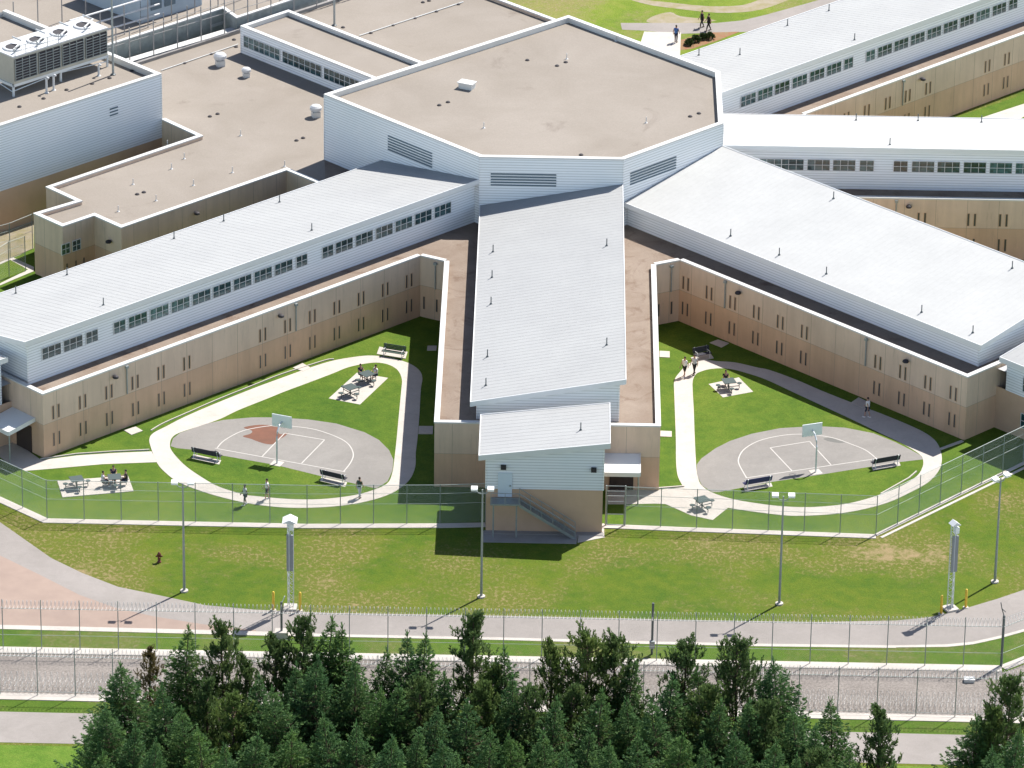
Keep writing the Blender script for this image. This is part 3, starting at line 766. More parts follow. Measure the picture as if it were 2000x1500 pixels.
# chiller bank
base_p = at(28, 189, 9.5)
ch = thing('rooftop_chiller', 'huge louvred chiller bank with round fans standing on a steel frame', 'chiller', base_p, R(45))
m = MB(); Lc, Dc, Hc, zb = 10.9, 3.4, 2.55, 1.15
m.box((0, 0, zb), (Lc, 0, 0), (0, Dc, 0), (0, 0, Hc)); m.build('casing', 'equip_beige', ch)
m = MB(); m.box((-.05, -.05, zb+Hc), (Lc+.1, 0, 0), (0, Dc+.1, 0), (0, 0, .12)); m.build('top_deck', 'equip_white', ch)
for k in range(4):
    x0 = .12+k*Lc/4; wk = Lc/4-.24
    m = MB(); m.box((x0, -.04, zb+.3), (wk, 0, 0), (0, .04, 0), (0, 0, Hc-.5)); c = m.build('coil_panel', 'equip_dark', ch)
    m = MB()
    for j in range(8): m.box((x0, -.12, zb+.3+j*(Hc-.5)/8), (wk, 0, 0), (0, .08, 0), (0, 0, .05))
    for j in range(4): m.box((x0+j*(wk-.05)/3, -.13, zb+.3), (.05, 0, 0), (0, .1, 0), (0, 0, Hc-.5))
    m.build('grille', 'galvanised', c)
    m = MB(); xc = x0+wk/2; m.lathe((xc, Dc*.5, zb+Hc+.1), [(.92, 0), (.92, .12), (.84, .16)], 20); fn = m.build('fan_shroud', 'equip_white', ch)
    m = MB(); m.lathe((xc, Dc*.5, zb+Hc+.24), [(.68, 0), (.68, .03)], 20); m.build('fan_grille', 'equip_dark', fn)
    m = MB(); m.tube([(xc-.9, .5, zb+Hc+.15), (xc-.9, .5, zb+Hc+.55), (xc+.7, 1.2, zb+Hc+.75), (xc+.7, 2.6, zb+Hc+.75)], .08, 8); m.build('pipe', 'equip_white', ch)
m = MB()
for (y) in (0, Dc-.15): m.box((-.1, y, zb-.25), (Lc+.2, 0, 0), (0, .15, 0), (0, 0, .25))
for x in (-.1, Lc-.1): m.box((x, 0, zb-.25), (.15, 0, 0), (0, Dc, 0), (0, 0, .25))
m.tube([(0, .1, .5), (Lc*.5, .1, zb-.25)], .05, 6); m.tube([(0, .1, .4), (0, Dc, zb-.25)], .05, 6); m.tube([(Lc*.5, .1, zb-.3), (Lc, .1, .5)], .04, 6)
m.build('base_frame', 'light_steel', ch)
for x in (0, Lc/2, Lc):
    for y in (.08, Dc-.1):
        m = MB(); m.box((x-.08, y-.06, 0), (.16, 0, 0), (0, .16, 0), (0, 0, zb-.25)); m.build('leg', 'light_steel', ch)
m = MB()
for x in np.linspace(.2, 5.2, 5): m.tube([(x, -.02, zb+Hc), (x, -.02, zb+Hc+.95)], .03, 6)
m.tube([(.2, -.02, zb+Hc+.95), (5.2, -.02, zb+Hc+.95)], .03, 6); m.tube([(.2, -.02, zb+Hc+.5), (5.2, -.02, zb+Hc+.5)], .02, 6)
m.build('guard_rail', 'galvanised', ch)
for (x, y, hh), lb in zip(((91, 181, 1.35), (105, 176, 1.35), (193, 148, 1.0)), ('left pipe', 'middle pipe', 'right pipe')):
    p = at(x, y, 9.5); t = thing('gooseneck_vent', 'white goose-neck %s standing in front of the chiller on the plant roof' % lb, 'vent', p, 0, 'goose-neck pipes by the chiller')
    m = MB(); m.tube([(0, 0, 0), (0, 0, hh), (.08, -.05, hh+.12), (.25, -.1, hh+.05)], .1, 8); m.build('pipe', 'equip_white', t)
    m = MB(); m.lathe((0, 0, 0), [(.22, 0), (.13, .1)], 10); m.build('flange', 'flashing', t)
# thin masts on roofs
for (x, y, z, h, lb) in ((221, 146, 9.5, 7.5, 'tall steel mast on the plant building roof right of the chiller'), (653, 50, LOWZ, 6.0, 'tall steel mast standing on the back roof behind the raised corridor')):
    p = at(x, y, z); t = thing('mast', lb, 'mast', p)
    m = MB(); m.tube([(0, 0, 0), (0, 0, h)], .11, 8, r1=.08); m.build('pole', 'galvanised', t); m = MB(); m.lathe((0, 0, 0), [(.25, 0), (.25, .06), (.13, .14)], 10); m.build('foot', 'dark_steel', t)
# roof exhaust fans
for (x, y, s, lb) in ((430, 128, 1.1, 'large white mushroom exhaust fan near the blue shadow of the raised corridor'), (481, 150, .8, 'small round-topped exhaust fan casting a long shadow beside the corridor'), (617, 228, 1.0, 'boxy white exhaust fan close to the left wall of the octagonal hall')):
    p = at(x, y, LOWZ); t = thing('exhaust_fan', lb, 'exhaust fan', p, R(20), 'exhaust fans on the annex roof')
    m = MB(); m.cbox((0, 0, .25*s), .7*s, .7*s, .5*s); m.build('curb', 'flashing', t)
    m = MB(); m.lathe((0, 0, .5*s), [(.25*s, 0), (.3*s, .15*s), (.55*s, .2*s), (.55*s, .45*s), (.4*s, .6*s), (.15*s, .68*s)], 16); m.build('hood', 'equip_white', t)

# ---- far upper-left block behind the annex
FB = [at(230, 82, 6.2), at(435, 16, 6.2), at(462, 35, 6.2), at(640, -24, 6.2)]
bk = thing('rear_building', 'low grey-green parapet and pale roof of the building behind the annex, upper left', 'building')
fbp = [V2(p) for p in FB]; fbp = [V2(Vector(fbp[0])+Vector((-RR, -RR))*26)]+fbp
far = [V2(Vector(fbp[-1])+Vector((-RR, RR))*30), V2(Vector(fbp[0])+Vector((-RR, RR))*30)]
m = MB(); m.poly(fbp+far, 5.6); m.build('flat_roof', 'roof_gravel', bk)
m = MB()
for a, b in zip(fbp, fbp[1:]): m.face([(*a, -.1), (*b, -.1), (*b, 6.1), (*a, 6.1)])
ins = offset(fbp, .3)
for a, b in zip(ins, ins[1:]): m.face([(*b, 5.5), (*a, 5.5), (*a, 6.1), (*b, 6.1)])
m.build('wall', 'green_grey', bk)
m = MB(); strip(m, fbp, -.04, .34, 6.1, 6.22); m.build('parapet_cap', 'flashing', bk)
pb = thing('penthouse', 'blue-grey metal clad rooftop penthouse with white pipes, upper left', 'building')
a = at(275, 46, 5.6); b = at(394, 10, 5.6); a2, b2 = Vector(V2(a)), Vector(V2(b)); dd = Vector((-RR, RR))*9
pp = [V2(a2), V2(b2), V2(b2+dd), V2(a2+dd)]
m = MB()
for i in range(4): siding(m, pp[i], pp[(i+1) % 4], 5.6, 8.8, pitch=.24)
m.build('wall', 'blue_panel', pb); m = MB(); m.poly(pp, 8.75); m.build('flat_roof', 'roof_gravel', pb)
f, ex, ny = on_wall(pp[0], pp[1])
for k in range(3):
    m = MB(); m.tube([f(-9, 6.3+k*1.0, .6), f(1.8, 6.3+k*1.0, .6)], .09, 8); m.build('pipe', 'equip_white', pb)
for k in range(2):
    m = MB(); m.box(f(1.2+k*1.7, 6.6, .05), ex*1.3, ny*.06, UZ*1.3); m.build('louver', 'louver_dark', pb)

# ================================================================ GROUND
grass_mat('bright_grass', [(.055, .120, .012), (.090, .170, .018), (.14, .21, .03)], [(.2, .2, .06), (.3, .27, .15)], 0.)
mat('sand_track', (.33, .285, .23), .95, vscale=.9, col2=(.26, .23, .12), spec=.1)
grass_mat('far_lawn', [(.105, .165, .015), (.145, .205, .020), (.195, .225, .038)], [(.21, .18, .075), (.28, .22, .13)], .9)
def sheet(name, mt, pts, z, label=None, smooth=False, sub=5, kind='structure', world=False, cat=None, thick=0., group=None):
    p = pts if world else px2(pts)
    if smooth: p = smooth2(p, True, sub)
    m = MB()
    if thick: m.prism(p, z-thick, z)
    else: m.poly(p, z)
    o = m.build(name, mt)
    if kind: tag(o, kind=kind)
    return tag(o, label, cat, group)
m = MB(); m.poly([(-900, -500), (900, -500), (900, 1500), (-900, 1500)], 0.); tag(m.build('ground', 'rough_lawn'), kind='structure')
# inner lawns inside the yard fence
sheet('inner_lawn', 'lawn', [(-41, -22.8), (-36.1, -27.0), (-15.7, -27.06), (-5.3, -26.5), (-1.8, -25.9), (7.5, -26.1), (28.85, -27.15), (52, -2), (62, 10), (62, 60), (-62, 60), (-62, -3)], .004, world=True)
sheet('perimeter_road', 'road_asphalt', [(-60, 985), (0, 1020), (60, 1062), (100, 1090), (160, 1119), (230, 1146), (312, 1163), (400, 1182), (500, 1191), (640, 1197), (1000, 1203), (1400, 1212), (1600, 1215), (1750, 1212), (1812, 1206), (1850, 1198), (1900, 1184), (1950, 1169), (2000, 1152), (2150, 1090), (2500, 940), (3200, 640), (3230, 680), (2540, 1010), (2180, 1165), (2100, 1195), (2000, 1233), (1950, 1247), (1900, 1257), (1850, 1262), (1750, 1264), (1500, 1261), (1250, 1256), (1000, 1249), (640, 1242), (500, 1237), (250, 1230), (0, 1224), (-60, 1222), (-700, 1205), (-1400, 800), (-1300, 760), (-500, 890)], .008)
sheet('pink_gravel_area', 'pink_gravel', [(-60, 1050), (0, 1085), (82, 1125), (155, 1162), (225, 1187), (300, 1204), (400, 1220), (500, 1231), (500, 1236.5), (250, 1229.5), (0, 1223.5), (-60, 1221)], .012)
def band(name, mt, top, bot, z, **k): sheet(name, mt, top+bot[::-1], z, **k)
kt = [(-60, 1220), (0, 1221), (250, 1227), (500, 1233.5), (640, 1239), (1000, 1246), (1250, 1253), (1500, 1258), (1750, 1261)]
band('road_edge_strip', 'pale_concrete', kt, [(x, y+(8 if x < 600 else 5)) for x, y in kt], .03, thick=.03)
kr = [(1850, 1259), (1900, 1254), (1950, 1243), (2000, 1229), (2100, 1192)]
band('road_edge_strip', 'pale_concrete', [(1750, 1261)]+kr, [(1750, 1265)]+[(x, y+5) for x, y in kr], .03, thick=.03)
band('grass_verge', 'verge', [(-60, 1228), (0, 1229), (500, 1242), (1000, 1251), (1500, 1263), (1750, 1266), (1900, 1259), (2000, 1235), (2100, 1198)], [(-60, 1262), (0, 1263), (500, 1273), (1000, 1284), (1500, 1296), (1960, 1308), (2000, 1288), (2100, 1235)], .006)
f1 = [(-120, -48.8), (-37.5, -48.8), (0, -48.85), (37.1, -48.95)]
f1b = [(37.1, -48.95), (110, 11.3)]
m = MB(); strip(m, f1, .25, -.75, 0, .05); tag(m.build('mow_strip', 'pale_concrete'), kind='structure')
m = MB(); strip(m, f1b, .25, -.55, 0, .045); tag(m.build('mow_strip', 'pale_concrete'), kind='structure')
f2 = [(-120, -55.6), (-36.8, -56.0), (13.1, -56.6), (56, -57.1)]
m = MB(); strip(m, f2, .2, -.8, 0, .05); tag(m.build('mow_strip', 'pale_concrete'), kind='structure')
sheet('fence_gravel', 'fence_gravel', [(-120, -49.5), (37.3, -49.7), (52.4, -37.1), (110, 10), (120, 4), (56, -57.1), (13.1, -56.4), (-36.8, -55.8), (-120, -55.5)], .010, world=True)
sheet('outer_verge', 'verge', [(-75, -56.6), (13.1, -57.3), (75, -58.0), (75, -61), (-75, -59.8)], .004, world=True)
band('access_road', 'road_asphalt', [(-1500, 1368), (-100, 1388), (0, 1390), (500, 1401), (1000, 1412), (1500, 1426), (1780, 1433), (2100, 1441), (3500, 1475)], [(-1500, 1428), (-100, 1448), (0, 1450), (500, 1460), (1000, 1471), (1500, 1485), (1780, 1492), (2100, 1500), (3500, 1535)], .012)
sheet('near_grass', 'bright_grass', [(-200, 1454), (0, 1455), (500, 1465), (1000, 1476), (1500, 1490), (2200, 1507), (3500, 1540), (3500, 2200), (-1500, 2200), (-1500, 1432)], .008)
# inner fence mow strip
iL = [(-44.5, -19.3), (-36.1, -26.95), (-26, -27.05), (-15.7, -27.1), (-5.3, -26.6), (-1.75, -26.3)]
iR = [(7.45, -26.2), (14, -26.55), (28.85, -27.2)]; iR2 = [(28.85, -27.2), (41.4, -13.7), (60, 6.3)]
for pl, d0, d1 in ((iL, .12, -.62), (iR, .15, -.55), (iR2, .2, -.15)):
    m = MB(); strip(m, pl, d0, d1, 0, .05); tag(m.build('mow_strip', 'pale_concrete'), kind='structure')
m = MB(); strip(m, iR2, -.42, -.66, 0, .045); tag(m.build('mow_strip', 'pale_concrete'), kind='structure')

# ---- left yard
loopL = [(294,872),(292,857),(300,846),(325,833),(360,815),(420,789),(500,757),(560,735),(610,717),(650,705),(690,698),(720,695),(750,697),(778,703),(803,712),(820,725),(825,740),(822,760),(819,812),(815,860),(812,885),(811,912),(800,937),(777,957),(750,970),(715,980),(675,987),(625,991.5),(562,992),(500,986),(450,976),(400,962),(350,943),(325,925),(307,905)]
inL = [(332,871),(335,857),(350,846),(396,831),(432,818),(465,802),(520,780),(557,765),(600,749),(650,730),(680,718),(715,710.5),(740,709),(762,714),(778,725),(785,742),(784,760),(779,812),(774,865),(770,900),(766,925),(756,945),(725,959),(687,968.5),(625,975.5),(562,975),(500,969.5),(475,966),(425,950),(387,928),(362,910),(345,893),(335,880)]
sheet('walking_path', 'pale_concrete', loopL, .03, smooth=True, sub=4, thick=.03)
sheet('infield_lawn', 'lawn', inL, .036, smooth=True, sub=4)
courtL = [(333,872),(338,857),(352,846),(375,838),(404,828),(437,821),(492,816),(539,816),(602,820),(657,828),(712,845),(740,860),(760,880),(768.5,899),(766.5,920),(757,941),(735,955),(624,930),(539,909),(437,891),(380,879.5),(345,876)]
sheet('court', 'court_asphalt', courtL, .040)
sheet('walking_path', 'pale_concrete', [(82,899),(150,890),(225,885),(296,882),(307,903),(200,907),(100,916),(50,920),(20,908),(0,893),(-40,860),(10,850),(78,897)], .026, thick=.03)
def stroke(mb, pl, z, wd=.09, closed=False):
    a, b = offset(pl, wd/2, closed), offset(pl, -wd/2, closed); n = len(pl)
    for i in range(n if closed else n-1):
        j = (i+1) % n; mb.face([(*b[i], z), (*b[j], z), (*a[j], z), (*a[i], z)])
m = MB(); arc = smooth2(px2([(424,876),(437,862),(465,846),(492,838),(536,832),(575,834),(616,840),(657,854),(680,868),(690,887),(685,904),(671,922)]), False, 5)
stroke(m, arc, .048); stroke(m, px2([(420,876.5),(674,922.5)]), .0485); 
for a, b in (((512,892.5),(556,847)),((589,906),(634,860)),((556,847),(634,860))): stroke(m, px2([a, b]), .049)
tag(m.build('court_markings', 'court_line'), kind='structure')
blob = smooth2(px2([(476,836),(500,831),(524,831),(534,834),(545,836),(541,842),(548,849),(562,846),(556,853),(544,860),(534,868),(520,868),(503,863),(490,858),(474,853),(489,848),(492,842)]), True, 4)
sheet('court_stain', 'stain_red', blob, .044, world=True)
for pl in ([(112,940),(250,930),(261,960),(122,972)], [(642,779),(697,729),(758,739),(703,791)], [(242,841),(265,834),(279,842),(257,850)], [(572,719),(591,710),(607,719),(592,726)], [(835,676),(853,676),(852,685),(834,685)], [(818,833),(846,833),(845,848),(817,848)], [(741,678),(796,688),(792, 701), (736, 692)], [(378,888),(432,900),(428,908),(374,896)], [(628,932),(678,943),(674,952),(624,940)]):
    sheet('concrete_slab', 'pale_concrete', pl, .05, thick=.05)
edge = smooth2(px2([(500,752),(540,736),(575,724),(607,714),(640,704),(652,703)]), False, 4); m = MB(); strip(m, edge, 0, .09, 0, .1); tag(m.build('path_kerb', 'pale_concrete'), kind='structure')
edge = smooth2(px2([(296,842),(320,828),(370,806),(430,780),(500,752)]), False, 4); m = MB(); strip(m, edge, 0, .09, 0, .1); tag(m.build('path_kerb', 'pale_concrete'), kind='structure')
edge = px2([(80,899),(150,889),(225,884),(292,881)]); m = MB(); strip(m, edge, .12, .21, 0, .1); tag(m.build('path_kerb', 'pale_concrete'), kind='structure')

# ---- right yard
loopR = [(1317,744),(1328,727),(1342,713),(1364,702),(1384,704),(1401,706),(1432,708),(1457,713),(1482,719),(1502,723),(1552,741),(1608,765),(1664,787),(1720,808),(1776,831),(1810,848),(1829,864),(1838,884),(1839,904),(1832,922),(1812,943),(1776,963),(1734,982),(1678,997),(1622,1005),(1552,1008),(1496,1003),(1426,993),(1390,985),(1350,968),(1328,940),(1321,912),(1320,856),(1318,800),(1317,770)]
inR = [(1353,745),(1358,733),(1367,727),(1384,722),(1406,720),(1430,722),(1457,729),(1496,742),(1552,768),(1608,794),(1664,820),(1720,847),(1762,867),(1795,887),(1803,900),(1801,915),(1790,931),(1762,949),(1720,966),(1678,979),(1636,987),(1580,991),(1524,989),(1468,982),(1426,974),(1390,962),(1370,948),(1363,932),(1360,912),(1357,856),(1355,800),(1353,765)]
sheet('walking_path', 'pale_concrete', loopR, .03, smooth=True, sub=4, thick=.03)
sheet('infield_lawn', 'lawn', inR, .036, smooth=True, sub=4)
courtR = [(1361,925),(1361,908),(1370,896),(1398,876),(1426,862),(1468,848),(1524,837),(1594,833),(1650,836),(1706,847),(1748,864),(1780,880),(1798,890),(1803,898),(1759,903),(1608,927),(1507,942),(1404,962),(1391,962),(1371,949),(1364,935)]
sheet('court', 'court_asphalt', courtR, .040)
sheet('walking_path', 'pale_concrete', [(1285,957),(1337,952),(1370,950),(1420,980),(1421,993),(1392,1016),(1350,1007),(1300,985),(1280,984),(1237,985),(1187,985),(1187,955),(1240,955)], .026, thick=.03)
m = MB(); arc = smooth2(px2([(1458,934),(1444,909),(1443,895),(1454,878),(1482,862),(1524,852),(1566,849),(1622,855),(1664,869),(1692,881),(1712,897)]), False, 5)
stroke(m, arc, .048); stroke(m, px2([(1456,934.5),(1714,896.5)]), .0485)
for a, b in (((1504,875.5),(1547,921)),((1581,863),(1623,909)),((1504,875.5),(1581,863))): stroke(m, px2([a, b]), .049)
tag(m.build('court_markings', 'court_line'), kind='structure')
sheet('court_stain', 'stain_dark', smooth2(px2([(1608,858),(1622,856),(1640,862),(1652,864),(1640,866),(1620,863)]), True, 4), .044, world=True)
for pl in ([(1384,751),(1443,738),(1471,766),(1412,777)], [(1288,686),(1308,687),(1308,699),(1288,698)], [(1288,842),(1312,843),(1312,854),(1288,853)], [(1386,670),(1402,664),(1424,671),(1409,679)], [(1662,787),(1677,777),(1700,788),(1686,798)], [(1349,699),(1388,692),(1394, 700), (1356, 708)], [(1452,953),(1506,944),(1509,951),(1455,961)], [(1702,912),(1756,903),(1759,910),(1705,920)]):
    sheet('concrete_slab', 'pale_concrete', pl, .05, thick=.05)
edge = px2([(1836,878),(1880,862)]); m = MB(); strip(m, edge, -.15, .15, 0, .06); tag(m.build('path_kerb', 'pale_concrete'), kind='structure')
edge = px2([(1720,966),(1745,952),(1775,935),(1790,922)]); m = MB(); strip(m, edge, -.05, .05, 0, .12); tag(m.build('path_kerb', 'pale_concrete'), kind='structure')
edge = px2([(1285,955),(1337,951)]); m = MB(); strip(m, edge, 0, .12, 0, .1); tag(m.build('path_kerb', 'pale_concrete'), kind='structure')
# paving round the stair tower foot
sheet('tower_paving', 'grey_concrete', [(-2.0, -27.6), (5.6, -27.6), (5.4, -29.6), (-2.0, -29.6)], .03, world=True, thick=.03)
sheet('tower_paving', 'pale_concrete', [(5.6, -27.6), (7.55, -25.9), (7.6, -28.4), (5.5, -29.4)], .034, world=True, thick=.03)

# ---- top right: lawn, paths, flower bed
sheet('far_lawn', 'far_lawn', [(900, -120), (1700, -120), (1620, 60), (1420, 140), (1200, 120), (900, 60)], .004)
sheet('far_path', 'road_asphalt', [(1212, 45), (1300, 45), (1400, 45), (1450, 40), (1500, 28), (1600, 0), (1700, -30), (1720, 0), (1600, 40), (1500, 60), (1445, 63), (1330, 66), (1258, 60), (1215, 58)], .012)
sheet('far_path', 'pale_concrete', [(1258, 62), (1330, 64), (1328, 118), (1290, 140), (1240, 120)], .03, thick=.03)
sheet('far_track', 'sand_track', smooth2(px2([(1230,-2),(1270,10),(1330,18),(1400,25),(1470,22),(1520,8),(1560,-12),(1500,-6),(1450,10),(1380,12),(1300,4)]), True, 3), .010, world=True)
sheet('sand_patch', 'sand_track', smooth2(px2([(1262,42),(1280,30),(1310,24),(1330,32),(1400,40),(1340,46),(1290,46)]), True, 3), .010, world=True)
sheet('flower_bed', 'flower_bed', [(1330, 78), (1350, 72), (1380, 64), (1445, 62), (1400, 80), (1350, 96), (1328, 98)], .014)
sheet('east_lawn', 'lawn', [(1850, 240), (1880, 225), (2100, 150), (2100, 300), (1850, 300)], .016)
sheet('east_path', 'pale_concrete', [(1900, 236), (2000, 203), (2100, 168), (2100, 190), (2000, 228), (1980, 240)], .03, thick=.02)
# left edge by the annex
sheet('west_path', 'pale_concrete', [(0, 512), (25, 503), (66, 522), (66, 530), (30, 545), (0, 558), (0, 554), (55, 527), (20, 508), (0, 517)], .03, thick=.02)
sheet('west_sand', 'sand_track', [(-60, 480), (0, 455), (66, 425), (66, 485), (0, 515), (-60, 535)], .009)
sheet('west_lawn', 'lawn', [(-60, 540), (0, 518), (24, 507), (58, 527), (0, 555), (-60, 590)], .020)
# service yard behind the annex
sheet('service_yard', 'roof_gravel', [(100, 150), (560, -10), (1000, -60), (700, -200), (-200, -200), (-200, 250)], .006)


# ================================================================ FENCES
def fence(name, label, pts, h, spacing, mesh='chain_link', coil=0., arms=False, rails=(1., .78, .52), cat='fence', group=None, r=.028, off=0):
    e = thing(name, label, cat, (0, 0, 0), 0, group)
    mm = MB(); uvs = []; d = 0.; posts = []
    for a, b in zip(pts, pts[1:]):
        a, b = Vector(a), Vector(b); l = (b-a).length
        mm.face([(*a, .08), (*b, .08), (*b, h), (*a, h)]); uvs += [(d, 0), (d+l, 0), (d+l, h), (d, h)]; d += l
        n = max(1, round(l/spacing))
        for k in range(n): posts.append((a.lerp(b, k/n), k == 0))
    posts.append((Vector(pts[-1]), True))
    o = mm.build('chain_mesh', mesh, e); uv = o.data.uv_layers.new(name='UVMap')
    for i, l in enumerate(o.data.loops): uv.data[i].uv = uvs[l.vertex_index]
    dirs = (Vector(pts[-1])-Vector(pts[0])).normalized()
    pm = MB(); pm.tube([(0, 0, 0), (0, 0, h+.05)], r, 6)
    if arms: pm.tube([(0, 0, h), (0, .0, h+.75)], .025, 5)
    base_o = None
    for p, c in posts:
        if base_o is None: base_o = pm.build('post', 'post_steel', e); q = base_o
        else: q = base_o.copy(); COL.objects.link(q); q.parent = e
        q.location = (p.x, p.y, 0)
        if c: q.scale = (1.35, 1.35, 1.0)
    rm = MB()
    for f_ in rails: rm.tube([(*p, h*f_) for p in pts], .016 if f_ < 1 else .024, 5)
    rm.build('rail', 'rail_grey', e)
    if coil:
        cm = MB(); pitch = .30; R_ = coil
        for a, b in zip(pts, pts[1:]):
            a, b = Vector((*a, h+R_)), Vector((*b, h+R_)); l = (b-a).length; ex = (b-a)/l; ey = Vector((-ex.y, ex.x, 0))
            n = int(l/pitch)*9; P = []
            for i in range(n+1):
                t = i/9*2*math.pi; P.append(a+ex*(i/9*pitch)+ey*math.cos(t)*R_+UZ*math.sin(t)*R_)
            cm.tube(P, .014, 3, cap=False)
        o = cm.build('razor_wire', 'razor_steel', e)
    return e
mat('pole_grey', (.30, .29, .28), .7)
mat('rail_grey', (.50, .55, .52), .5); mat('razor_steel', (.58, .58, .57), .35, metal=.0)
fence('chain_link_fence', 'fine mesh yard fence round the left yard, up to the stair tower', [(-44.5, -19.3), (-36.1, -26.9), (-15.7, -27.0), (-5.3, -26.5), (-1.75, -26.1)], 3.4, 2.75, group='yard fences')
fence('chain_link_fence', 'fine mesh yard fence round the right yard, right of the stair tower', [(9.2, -26.25), (28.85, -27.1), (41.4, -13.6), (60, 6.4)], 3.4, 2.75, group='yard fences')
fence('chain_link_fence', 'long perimeter fence with coiled wire along its top, just below the road', [(-85, -48.8), (-37.3, -48.8), (0, -48.85), (37.1, -48.95)], 3.4, 2.85, 'chain_link_outer', coil=.34, arms=True, rails=(1., .35), group='perimeter fences')
fence('chain_link_fence', 'short return of the perimeter fence turning up past the corner post, lower right', [(37.1, -48.95), (85, -9.3)], 3.4, 2.85, 'chain_link_outer', coil=.34, arms=True, rails=(1., .35), group='perimeter fences')
fence('chain_link_fence', 'outermost perimeter fence along the gravel strip, just behind the conifers', [(-85, -55.9), (-36.8, -56.05), (13.1, -56.65), (56, -57.15)], 3.25, 2.85, 'chain_link_outer', coil=.34, arms=True, rails=(1., .1), group='perimeter fences')
def coil_on_ground(label, y0, y1, x0, x1, z, R_, seed):
    rnd = random.Random(seed); cm = MB(); pitch = .42; n = int((x1-x0)/pitch)*9; P = []
    for i in range(n+1):
        t = i/9*2*math.pi; f_ = i/n
        P.append((x0+(x1-x0)*f_+rnd.uniform(-.03, .03), y0+(y1-y0)*f_+math.cos(t)*R_, z+math.sin(t)*R_*.95))
    cm.tube(P, .012, 3, cap=False)
    tag(cm.build('razor_wire_coil', 'razor_steel'), label, 'razor wire', 'coils lying in the gravel strip')
coil_on_ground('lowest coil of razor wire, nearest the outermost fence', -55.3, -56.3, -50, 50, .42, .38, 1)
coil_on_ground('upper coil of razor wire stacked on the two lying in the gravel', -54.9, -55.9, -50, 50, 1.05, .38, 2)
coil_on_ground('coil of razor wire lying furthest from the outermost fence', -54.5, -55.5, -50, 50, .42, .38, 3)
# gate by the stair tower
g = thing('yard_gate', 'steel framed gate between the stair tower and the right yard fence', 'gate', (7.55, -26.25, 0))
for x in (.15, 1.65):
    m = MB(); m.tube([(x, 0, 0), (x, 0, 3.5)], .06, 8); m.build('post', 'galvanised', g)
m = MB(); m.tube([(.25, 0, .1), (.25, 0, 2.6), (1.55, 0, 2.6), (1.55, 0, .1), (.25, 0, .1)], .035, 6)
for z in (1.0, 2.1): m.tube([(.25, 0, z), (1.55, 0, z)], .03, 6)
m.build('gate_frame', 'galvanised', g); m = MB(); m.tube([(.1, 0, 3.45), (1.7, 0, 3.45)], .03, 6); m.tube([(.1, 0, 3.0), (1.7, 0, 3.0)], .03, 6); m.build('top_bar', 'galvanised', g)
# tall fence with pole line beyond the annex roof
pA, pB = at(262, 130, LOWZ), at(760, -20, LOWZ)
e = thing('pole_fence', 'line of tall thin fence poles beyond the annex roof, upper left', 'fence')
dv = (Vector(V2(pB))-Vector(V2(pA))).normalized()
base_o = None
pm = MB(); pm.tube([(0, 0, 0), (0, 0, 9)], .06, 6)
Lf = (Vector(V2(pB))-Vector(V2(pA))).length; nP = int(Lf/2.85)
for row, (dx, hh) in enumerate(((.6, 1.), (3.4, .9), (6.5, .95), (13., 1.))):
    for k in range(-3, nP+1):
        p = Vector(V2(pA))+dv*(k*2.85+row*.7)+Vector((-RR, RR))*dx
        if base_o is None: base_o = pm.build('post', 'pole_grey', e); q = base_o
        else: q = base_o.copy(); COL.objects.link(q); q.parent = e
        q.location = (p.x, p.y, 0); q.scale = (1, 1, hh)
m = MB()
for z in (8.6, 7.6): m.tube([(*(Vector(V2(pA))+dv*-8.5+Vector((-RR, RR))*.6), z), (*(Vector(V2(pB))+Vector((-RR, RR))*.6), z)], .03, 5)
m.build('wire', 'pole_grey', e)
# pipes and bands between annex and rear building
for k, (z, dx, lb) in enumerate(((4.9, 2.0, 'nearer'), (4.9, 4.6, 'farther'))):
    a = Vector(V2(pA))+Vector((-RR, RR))*dx-dv*14; b = Vector(V2(pB))+Vector((-RR, RR))*dx
    m = MB(); ex = Vector((*(b-a), 0)); m.box((*a, z-.3), ex, Vector((-RR*.9, RR*.9, 0)), UZ*.3)
    t = m.build('covered_walkway', 'flashing'); tag(t, '%s of two long pale walkway roofs behind the annex, upper left' % lb, 'walkway', 'walkway roofs behind the annex')
# left edge fence near the annex corner
fence('chain_link_fence', 'mesh fence at the left edge beside the tan annex corner', [V2(at(-40, 577)), V2(at(18, 541)), V2(at(50, 530))], 3.3, 2.8, group='yard fences')
fence('chain_link_fence', 'mesh fence at the left edge running behind the tan annex corner', [V2(at(-40, 520)), V2(at(20, 504)), V2(at(64, 486))], 3.3, 2.8, group='yard fences')

# ================================================================ STREET FURNITURE
def lamp_post(x, y, rz, h, label):
    p = at(x, y); t = thing('lamp_post', label, 'lamp post', p, rz, 'tall twin-headed lamp posts')
    m = MB(); m.lathe((0, 0, 0), [(.3, 0), (.3, .12), (.12, .14)], 14); m.build('footing', 'pale_concrete', t)
    m = MB(); m.tube([(0, 0, .1), (0, 0, h)], .11, 10, r1=.06); m.build('pole', 'galvanised', t)
    for s in (-1, 1):
        m = MB(); m.tube([(0, 0, h-.35), (s*.3, 0, h-.3), (s*.5, 0, h-.05)], .035, 6); a = m.build('arm', 'galvanised', t)
        m = MB(); m.box((s*.62-.25, -.22, h-.05), (.50, 0, 0), (0, .42, .10), (0, -.03, .18)); m.build('lamp_head', 'lamp_head', t)
lamp_post(360, 1155, 0, 9.15, 'twin-headed lamp post left of the left lattice tower, beside the road bend')
lamp_post(940, 1166, 0, 9.1, 'twin-headed lamp post in front of the stair tower')
lamp_post(1522, 1180, 0, 9.15, 'twin-headed lamp post in front of the right yard')
lamp_post(1943, 1137, R(40), 8.9, 'twin-headed lamp post furthest right, heads turned along the fence')
